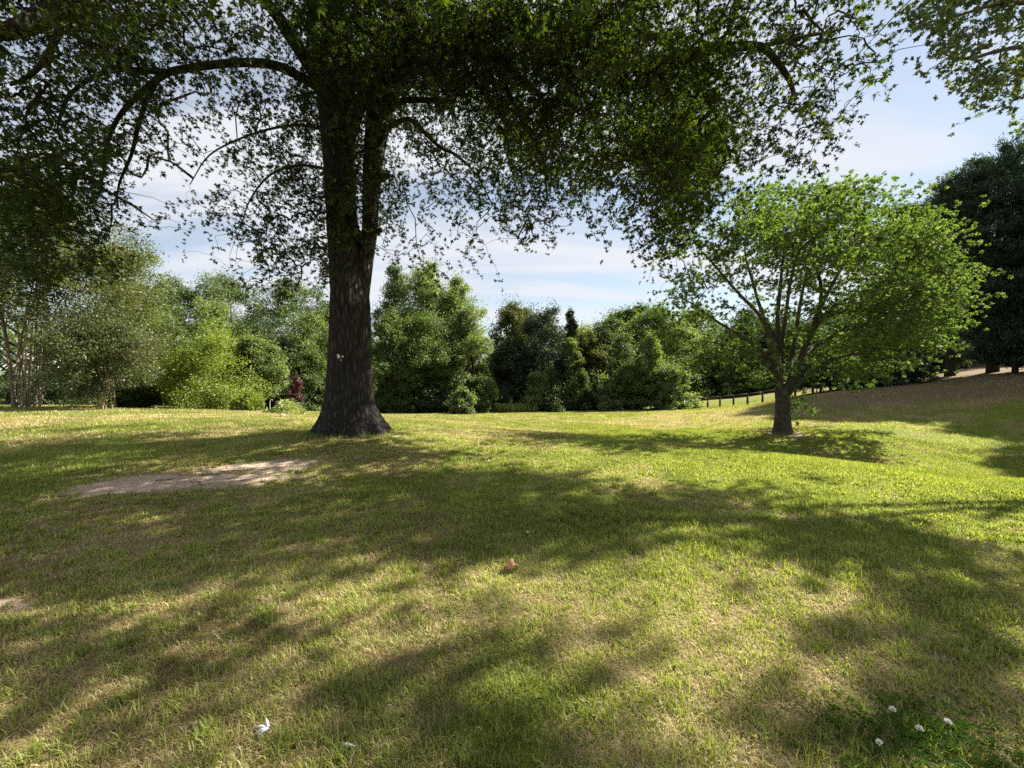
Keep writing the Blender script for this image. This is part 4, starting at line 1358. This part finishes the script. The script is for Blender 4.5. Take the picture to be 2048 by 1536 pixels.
def blades(n, r0, r1, L0, L1, wscale, clump_frac, bent=True, power=1.0, spread=60):
    th = np.radians(RNG.uniform(-spread, spread, n))
    uu = RNG.random(n)
    r = (r0 ** power + uu * (r1 ** power - r0 ** power)) ** (1 / power)
    X, Y = r * np.sin(th), r * np.cos(th)
    isc = np.zeros(n, bool)
    if clump_frac > 0:
        nc = int(n * clump_frac) // 26
        ci = RNG.integers(0, n, nc)
        k = nc * 26
        X[:k] = np.repeat(X[ci], 26) + RNG.normal(0, 0.028, k)
        Y[:k] = np.repeat(Y[ci], 26) + RNG.normal(0, 0.028, k)
        isc[:k] = True
    soil = soil_field(X, Y)
    ring = ring_field(X, Y)
    keep = (np.maximum(soil, ring) + RNG.normal(0, 0.15, n) < 0.47) & (needle_shade_field(X, Y) < RNG.random(n) * 1.1 + 0.3)
    keep &= np.hypot(X - OAK[0], Y - OAK[1]) > 0.86
    X, Y, isc = X[keep], Y[keep], isc[keep]
    n = len(X)
    Z = ground_z(X, Y) + 0.012 * (fbm(np.c_[X, Y], 4.0, 61, 3) - 0.5)
    df = dry_field(X, Y)
    isdry = RNG.random(n) < df * 1.05
    isdry &= ~(isc & (RNG.random(n) < 0.93))
    dryv = np.where(isdry, RNG.uniform(0.75, 1, n), RNG.uniform(0, 0.28, n))
    patch = fbm(np.c_[X, Y], 1.7, 71, 3)
    tint = np.clip(RNG.uniform(0, 1, n) * 0.75 + (patch - 0.5) * 0.9 + 0.12 + isc * 0.22, 0, 1)
    az = RNG.uniform(0, 2 * PI, n)
    lean = np.where(isdry, RNG.uniform(0.7, 1.5, n), RNG.uniform(0.15, 1.0, n))
    L = RNG.uniform(L0, L1, n) * np.where(isc, 1.45, 1) * np.where(isdry, 1.1, 1.0) * (0.7 + 0.6 * fbm(np.c_[X, Y], 0.9, 72, 2))
    dist = np.hypot(X, Y)
    wd = np.maximum(0.0016, 0.00062 * dist * wscale) * RNG.uniform(0.7, 1.3, n) * np.where(isc, 1.5, 1)
    base = np.c_[X, Y, Z - 0.004]
    hd = np.c_[np.cos(az), np.sin(az), np.zeros(n)]
    side = np.c_[-np.sin(az), np.cos(az), np.zeros(n)]
    tw = RNG.normal(0, 0.5, n)[:, None]
    side = unit(side + hd * tw)
    up = np.array([[0, 0, 1.0]])
    s1, c1 = np.sin(lean * 0.6)[:, None], np.cos(lean * 0.6)[:, None]
    s2, c2 = np.sin(np.minimum(lean * 1.45, 1.75))[:, None], np.cos(np.minimum(lean * 1.45, 1.75))[:, None]
    if bent:
        mid = base + (hd * s1 + up * c1) * (L * 0.55)[:, None]
        tip = mid + (hd * s2 + up * c2) * (L * 0.5)[:, None]
        V = np.stack([base - side * wd[:, None], base + side * wd[:, None], mid + side * wd[:, None] * 0.85, mid - side * wd[:, None] * 0.85, tip], 1)
        q = np.arange(n)[:, None] * 5
        Fi = np.concatenate([q + np.array([[0, 1, 2, 3]]), q + np.array([[3, 2, 4]])], 1).ravel()
        lc = np.tile([4, 3], n)
        K = 5
    else:
        tip = base + (hd * s1 + up * c1) * L[:, None]
        V = np.stack([base - side * wd[:, None], base + side * wd[:, None], tip], 1)
        Fi = np.arange(n * 3)
        lc = np.full(n, 3)
        K = 3
    return V.reshape(-1, 3), Fi, lc, np.repeat(tint, K), np.repeat(dryv, K)


RNG = np.random.default_rng(99)
sets = [blades(520000, 0.6, 4.6, 0.02, 0.052, 1.0, 0.22, True, 1.5, 88),
        blades(310000, 4.3, 9.5, 0.025, 0.055, 1.0, 0.16, True, 1.5, 74),
        blades(330000, 9.0, 22.0, 0.035, 0.075, 1.0, 0.0, False, 1.3, 66),
        blades(200000, 21.0, 48.0, 0.05, 0.10, 1.0, 0.0, False, 1.3)]
V = np.vstack([s[0] for s in sets])
off, Fi = 0, []
for s in sets:
    Fi.append(s[1] + off)
    off += len(s[0])
lawn = mesh_np('lawn_grass', V, np.concatenate(Fi), np.concatenate([s[2] for s in sets]), GRASS, None,
               {'tint': np.concatenate([s[3] for s in sets]), 'dry': np.concatenate([s[4] for s in sets])})
lawn['kind'] = 'stuff'
lawn['label'] = 'short mown lawn of green and straw coloured grass'
lawn['category'] = 'grass'

# uncut tufts round the feet of the trees
for nm_, ctr, r0_, r1_, cnt_, hh_ in (('oak', OAK, 0.86, 1.22, 1500, 0.10), ('maple', MAPLE, 0.36, 0.62, 420, 0.12)):
    RNG = np.random.default_rng(606)
    th = RNG.uniform(0, 2 * PI, cnt_)
    keep = vnoise(np.c_[th * 2.2, th * 0], 1.0, 12) > 0.38
    th = th[keep]
    rr = RNG.uniform(r0_, r1_, len(th)) - 0.06
    B = np.c_[ctr[0] + rr * np.cos(th), ctr[1] + rr * np.sin(th), np.zeros(len(th))]
    B[:, 2] = ground_z(B[:, 0], B[:, 1]) - 0.005
    tf = leaves('tall_grass', B, unit(rand_dir(len(th)) * 0.55 + [0, 0, 1]), rand_dir(len(th)), hh_ * RNG.uniform(0.5, 1.3, len(th)), RNG.random(len(th)), LEAF_NEEDLE, GRASS, None, (0, 0, 0))
    tf['kind'] = 'stuff'
    tf['label'] = 'longer uncut grass tufts round the foot of the ' + nm_
    tf['category'] = 'grass'

# reeds along the wet hollow before the cedars, tall grass
RNG = np.random.default_rng(101)
n = 5000
px = RNG.uniform(985, 1075, n)
dd = RNG.uniform(41.5, 44, n)
B = at_many(px, np.full(n, 800), dd)
B[:, 2] = ground_z(B[:, 0], B[:, 1])
reed = leaves('tall_grass', B, unit(rand_dir(n) * 0.35 + [0, 0, 1]), rand_dir(n), RNG.uniform(0.4, 1.05, n), RNG.random(n), LEAF_NEEDLE, LM['pale'], None, (0, 0, 0))
reed['kind'] = 'stuff'
reed['label'] = 'tall pale reedy grass in the hollow before the cedars'
reed['category'] = 'grass'

# ------------------------------------------------------------------ fence
POST = plain_mat('dark_fence_wood', (0.035, 0.028, 0.022), 0.85, 0.3, 6)
WIRE = plain_mat('fence_wire', (0.05, 0.05, 0.05), 0.5, 0.1)
fpx = [1350, 1369, 1391.5, 1415.5, 1440, 1467, 1495, 1525, 1556, 1590, 1625, 1660]
fd = np.linspace(42.5, 35.5, len(fpx))
fp = []
for x, d in zip(fpx, fd):
    q = at(x, 800, d)
    fp.append(np.array([q[0], q[1], gz(q[0], q[1])]))
fence = thing('post_and_rail_fence', 'dark wooden fence with one top rail running up behind the maple', 'fence', fp[0])
for q in fp:
    a = Acc()
    a.box(q + [0, 0, 0.45], (0.065, 0.065, 0.6))
    a.build('post', POST, fence, smooth=False, origin=fp[0])
for p0, p1 in zip(fp[:-1], fp[1:]):
    a = Acc()
    a.tube([p0 + [0, 0, 1.0], p1 + [0, 0, 1.0]], [0.06, 0.06], 4)
    a.build('rail', POST, fence, smooth=False, origin=fp[0])
a = Acc()
for p0, p1 in zip(fp[:-1], fp[1:]):
    for hgt in (0.15, 0.35, 0.55, 0.75):
        a.tube([p0 + [0, 0, hgt], p1 + [0, 0, hgt]], [0.006, 0.006], 3, cap=False)
a.build('wire', WIRE, fence, origin=fp[0])

# ------------------------------------------------------------------ stump with pale plant, hooked stake, stone
q = at(558, 822, 20.5)
SB = np.array([q[0], q[1], gz(q[0], q[1])])
stump = thing('tree_stump', 'short dark brown stump at the lawn edge behind the oak', 'stump', SB)
a = Acc()
a.tube([SB + [0, 0, -0.05], SB + [0, 0, 0.12], SB + [0.01, 0, 0.4], SB + [0.02, 0, 0.62]], [0.34, 0.26, 0.21, 0.2], 18, shape=lambda i, th: 1 + 0.09 * math.cos(5 * th) + 0.05 * math.cos(9 * th + 1))
a.build('trunk', bark_mat('stump_bark', (0.03, 0.018, 0.012), (0.075, 0.045, 0.03), (0.12, 0.08, 0.055), 12, 0.3), stump, origin=SB)
a = Acc()
a.tube([SB + [0.02, 0, 0.615], SB + [0.02, 0, 0.632]], [0.19, 0.185], 18)
a.build('cut_top', plain_mat('cut_wood', (0.20, 0.13, 0.08), 0.9, 0.3), stump, origin=SB)


def leafy(name, label, px, d, rad, h, n, size, mat, seed, tmpl=LEAF_PLAIN):
    global RNG
    RNG = np.random.default_rng(seed)
    q = at(px, 820, d)
    B = np.array([q[0], q[1], gz(q[0], q[1])])
    root = thing(name, label, 'plant', B)
    th = RNG.uniform(0, 2 * PI, n)
    r = rad * RNG.random(n) ** 0.6
    z = h * (1 - (r / rad) ** 2) * RNG.uniform(0.25, 1.0, n)
    P = B + np.c_[r * np.cos(th), r * np.sin(th), z + 0.03]
    ax = unit(np.c_[np.cos(th), np.sin(th), RNG.uniform(0.1, 1.2, n)] + RNG.normal(size=(n, 3)) * 0.4)
    leaves('foliage', P, ax, unit(RNG.normal(size=(n, 3)) * 0.5 + [0, 0, 1]), size * RNG.uniform(0.6, 1.2, n), RNG.random(n), tmpl, mat, root, B)
    a = Acc()
    for k in range(14):
        e = P[RNG.integers(n)]
        s = B + np.array([RNG.normal(0, rad * 0.25), RNG.normal(0, rad * 0.25), -0.02])
        a.tube(smooth_path([s, (s + e) / 2 + [0, 0, 0.1 * h], e], 3), np.linspace(0.008, 0.003, 7), 4, cap=False)
    a.build('stems', BARK_DARK, root, origin=B)
    return root


leafy('leafy_plant', 'pale variegated leafy plant spilling beside the stump', 577, 20.2, 0.75, 0.72, 900, 0.14, LM['pale'], 201)
leafy('leafy_plant', 'low pale plant on the left side of the stump', 545, 20.2, 0.4, 0.3, 260, 0.11, LM['pale'], 202)
q = at(540.5, 826, 20.1)
HB = np.array([q[0], q[1], gz(q[0], q[1])])
hook = thing('hooked_stake', 'thin pale hooked stake standing left of the stump', 'stake', HB)
a = Acc()
a.tube(smooth_path([HB + [0, 0, -0.05], HB + [-0.01, 0, 0.35], HB + [0.0, 0, 0.6], HB + [0.06, 0, 0.7], HB + [0.13, 0, 0.66]], 5), [0.018] * 21, 6)
a.build('rod', plain_mat('pale_wood', (0.42, 0.38, 0.30), 0.8, 0.15), hook, origin=HB)

q = at(565, 843, 16)
q[2] = gz(q[0], q[1])
RNG = np.random.default_rng(5)
a = Acc()
V, Fs = [], []
for j in range(7):
    for i in range(12):
        ph, th = PI * j / 6, 2 * PI * i / 12
        V.append(q + np.array([math.sin(ph) * math.cos(th) * 0.11, math.sin(ph) * math.sin(th) * 0.08, math.cos(ph) * 0.06 + 0.04]) * (1 + 0.15 * math.sin(3 * th + j)))
for j in range(6):
    for i in range(12):
        Fs.append((j * 12 + i, j * 12 + (i + 1) % 12, (j + 1) * 12 + (i + 1) % 12, (j + 1) * 12 + i))
a.add(V, Fs)
so = a.build('stone', plain_mat('pale_stone', (0.42, 0.39, 0.33), 0.9, 0.2), None, origin=q)
so['label'] = 'small pale stone lying on the lawn left of the oak'
so['category'] = 'stone'

# ------------------------------------------------------------------ small things lying in the near grass
def gpt(px, py):
    """where the sight line meets the ground"""
    lo_, hi_ = 1.0, 60.0
    for d in np.linspace(1.2, 40, 1200):
        p_ = at(px, py, d)
        if p_[2] <= gz(p_[0], p_[1]) + 0.02:
            return np.array([p_[0], p_[1], gz(p_[0], p_[1])])
    return at(px, py, 10)


WHITE = plain_mat('white_scrap', (0.55, 0.58, 0.60), 0.6, 0.08)
q = gpt(530, 1468)
a = Acc()
cz = q + [0, 0, 0.05]
hub = cz + np.array([0.014, 0, 0.0])
for ex, ey, ez, wd in ((-0.048, 0.0, 0.0, 0.006), (-0.008, 0.02, 0.024, 0.0055), (-0.034, -0.02, -0.015, 0.005), (-0.014, -0.03, -0.019, 0.005)):
    e = cz + np.array([ex, ey, ez])
    a.tube([hub, hub * 0.5 + e * 0.5 + [0, 0, 0.004], e], [0.008, wd, 0.001], 6)
o = a.build('white_scrap', WHITE, None, origin=q)
o['label'] = 'small white scrap with four pointed prongs lying in the near grass'
o['category'] = 'litter'
q = gpt(697, 1497)
a = Acc()
a.tube([q + [-0.035, 0, 0.022], q + [-0.01, 0.004, 0.03], q + [0.03, 0, 0.024]], [0.002, 0.007, 0.002], 6)
o = a.build('white_petal', WHITE, None, origin=q)
o['label'] = 'thin whitish sliver in the grass near the bottom edge'
o['category'] = 'litter'

LEAFB = plain_mat('dry_red_leaf', (0.40, 0.22, 0.13), 0.85, 0.5, 80)
q = gpt(1022, 1142)
a = Acc()
V, Fs = [], []
nu, nv = 9, 7
for j in range(nv):
    for i in range(nu):
        uu, vv = i / (nu - 1) * 2 - 1, j / (nv - 1) * 2 - 1
        prof = math.sqrt(max(0.02, 1 - uu * uu)) * (1 + 0.25 * math.sin(7 * uu))
        V.append(q + np.array([uu * 0.056, vv * 0.034 * prof, 0.03 + 0.045 * vv * vv * prof + 0.018 * math.sin(4 * uu + 2 * vv) + 0.012 * uu]))
for j in range(nv - 1):
    for i in range(nu - 1):
        Fs.append((j * nu + i, j * nu + i + 1, (j + 1) * nu + i + 1, (j + 1) * nu + i))
a.add(V, Fs)
dl = a.build('dry_leaf', LEAFB, None, origin=q)
sm = dl.modifiers.new('thickness', 'SOLIDIFY')
sm.thickness = 0.0015
dl['label'] = 'curled red brown dry leaf lying in the sunlit grass'
dl['category'] = 'leaf'

CLW = plain_mat('clover_white', (0.78, 0.78, 0.70), 0.7, 0.08)
CLG = LM['mid']
for (x, y, lab) in ((1838, 1476, 'white clover flower in the dark clover patch, nearer of the tall pair'), (1895, 1452, 'white clover flower right of and above the clover patch'),
                    (1757, 1504, 'white clover flower at the left edge of the clover patch'), (1784, 1431, 'white clover flower farthest up the lawn from the clover patch'),
                    (1055, 1057, 'lone white clover flower far out in the shaded middle of the lawn')):
    q = gpt(x, y + 22)
    r = thing('clover_flower', lab, 'flower', q, 'white clover flowers in the lawn')
    a = Acc()
    a.tube(smooth_path([q, q + [0.003, 0, 0.04], q + [0.0, 0.002, 0.075]], 3), [0.0016] * 7, 5)
    a.build('stalk', LM['mid'], r, origin=q)
    RNG = np.random.default_rng(int(x))
    D = rand_dir(60)
    D[:, 2] = np.abs(D[:, 2]) * 1.1 - 0.25
    leaves('flower_head', q + [0, 0, 0.078] + D * 0.004, D, rand_dir(60), np.full(60, 0.011), RNG.random(60), LEAF_PLAIN, CLW, r, q)

# clover leaves around them
RNG = np.random.default_rng(303)
n = 650
cxy = gpt(1860, 1490)
X = cxy[0] + RNG.normal(0, 0.22, n)
Y = cxy[1] + RNG.normal(0, 0.13, n)
P0 = np.c_[X, Y, ground_z(X, Y) + RNG.uniform(0.02, 0.05, n)]
A0 = RNG.uniform(0, 2 * PI, n)
Ps, Ax = [], []
for k in range(3):
    an = A0 + k * 2 * PI / 3
    Ps.append(P0)
    Ax.append(np.c_[np.cos(an), np.sin(an), np.full(n, 0.12)])
Ps, Ax = np.vstack(Ps), np.vstack(Ax)
cl_ = leaves('clover', Ps, Ax, unit(RNG.normal(size=(3 * n, 3)) * 0.25 + [0, 0, 1]), np.full(3 * n, 0.017), np.tile(RNG.random(n) * 0.5, 3),
             (np.array([[0, 0, 0], [0.42, 0.65, 0.05], [0, 0.95, 0], [-0.42, 0.65, 0.05]]), np.array([[0, 1, 2, 3]])), LM['clover'], None, (0, 0, 0))
cl_['kind'] = 'stuff'
cl_['label'] = 'dark green clover patch at the lower right'
cl_['category'] = 'clover'

# fallen twigs on the bare soil
RNG = np.random.default_rng(404)
TW = plain_mat('twig_bark', (0.05, 0.036, 0.026), 0.9, 0.3, 30)
for (x, y, ln, an) in ((430, 948, 0.4, 0.4), (480, 940, 0.5, 0.2), (540, 936, 0.35, 0.5), (395, 965, 0.28, -0.3), (505, 955, 0.3, 0.9), (330, 960, 0.25, 0.1), (450, 928, 0.3, 0.25)):
    q = gpt(x, y)
    dv = np.array([math.cos(an), math.sin(an), 0])
    sv = np.array([-dv[1], dv[0], 0])
    pts = smooth_path([q - dv * ln / 2, q - dv * ln * 0.15 + sv * 0.04 * RNG.normal(), q + dv * ln * 0.2 + sv * 0.05 * RNG.normal(), q + dv * ln / 2], 4)
    pts[:, 2] = ground_z(pts[:, 0], pts[:, 1]) + 0.010
    a = Acc()
    a.tube(pts, np.linspace(0.006, 0.003, len(pts)), 6)
    s = pts[6]
    e = s + dv * 0.16 + sv * 0.1 * (1 if RNG.random() < 0.5 else -1)
    a.tube([s, (s + e) / 2 + [0, 0, 0.006], e], [0.006, 0.004, 0.002], 5)
    o = a.build('fallen_twig', TW, None, origin=q)
    o['label'] = 'thin dark twig lying on the bare soil patch left of the oak'
    o['category'] = 'twig'
    o['group'] = 'fallen twigs on the bare soil patch'


# dry leaf bits caught in the grass
RNG = np.random.default_rng(505)
n = 260
th = np.radians(RNG.uniform(-58, 58, n))
rr = RNG.uniform(1.6, 9.5, n)
X, Y = rr * np.sin(th), rr * np.cos(th)
X[:90] = RNG.normal(-4.4, 1.2, 90)
Y[:90] = RNG.normal(6.4, 1.0, 90)
P0 = np.c_[X, Y, ground_z(X, Y) + RNG.uniform(0.012, 0.035, n)]
an = RNG.uniform(0, 2 * PI, n)
lit = leaves('leaf_litter', P0, np.c_[np.cos(an), np.sin(an), RNG.normal(0, 0.25, n)], unit(RNG.normal(size=(n, 3)) * 0.4 + [0, 0, 1]), RNG.uniform(0.018, 0.05, n), RNG.random(n), LEAF_OAK,
             plain_mat('dry_leaf_bits', (0.24, 0.15, 0.08), 0.85, 0.5, 3), None, (0, 0, 0))
lit['kind'] = 'stuff'
lit['label'] = 'scattered dry leaf bits caught in the near lawn'
lit['category'] = 'leaf litter'

# ------------------------------------------------------------------ houses glimpsed through the trees
def house(label, px, py, d, w_, dp, h_, wall, roof, rz=0.0):
    q = at(px, py, d)
    B = np.array([q[0], q[1], gz(q[0], q[1])])
    r = thing('house', label, 'house', B)
    a = Acc()
    a.box(B + [0, 0, h_ / 2], (w_ / 2, dp / 2, h_ / 2 + 0.2), rz)
    a.build('wall', wall, r, smooth=False, origin=B)
    R = np.array([[math.cos(rz), -math.sin(rz), 0], [math.sin(rz), math.cos(rz), 0], [0, 0, 1]])
    x, y, z0, z1 = w_ / 2 + 0.4, dp / 2 + 0.4, h_ + 0.18, h_ + 0.2 + dp * 0.24
    V = [B + R @ np.array(v) for v in ((-x, -y, z0), (x, -y, z0), (x, y, z0), (-x, y, z0), (-x, 0, z1), (x, 0, z1))]
    a = Acc()
    a.add(V, [(0, 1, 5, 4), (2, 3, 4, 5), (0, 4, 3), (1, 2, 5), (3, 2, 1, 0)])
    a.build('roof', roof, r, smooth=False, origin=B)
    for k in (-1, 1):
        a = Acc()
        a.box(B + R @ np.array([k * w_ * 0.27, -dp / 2 - 0.02, h_ * 0.55]), (0.55, 0.04, 0.7), rz)
        a.build('window', plain_mat('window_glass', (0.05, 0.06, 0.07), 0.15, 0.1), r, smooth=False, origin=B)
    return r


SID = plain_mat('pale_siding', (0.55, 0.58, 0.62), 0.7, 0.06)
ROOF = plain_mat('pale_roof', (0.42, 0.41, 0.39), 0.8, 0.12)
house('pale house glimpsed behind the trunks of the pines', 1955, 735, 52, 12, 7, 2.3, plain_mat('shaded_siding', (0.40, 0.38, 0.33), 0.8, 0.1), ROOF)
house('pale blue house glimpsed between the crepe myrtle stems', 30, 800, 56, 9, 7, 3.6, SID, ROOF, 0.1)
print('scene built')
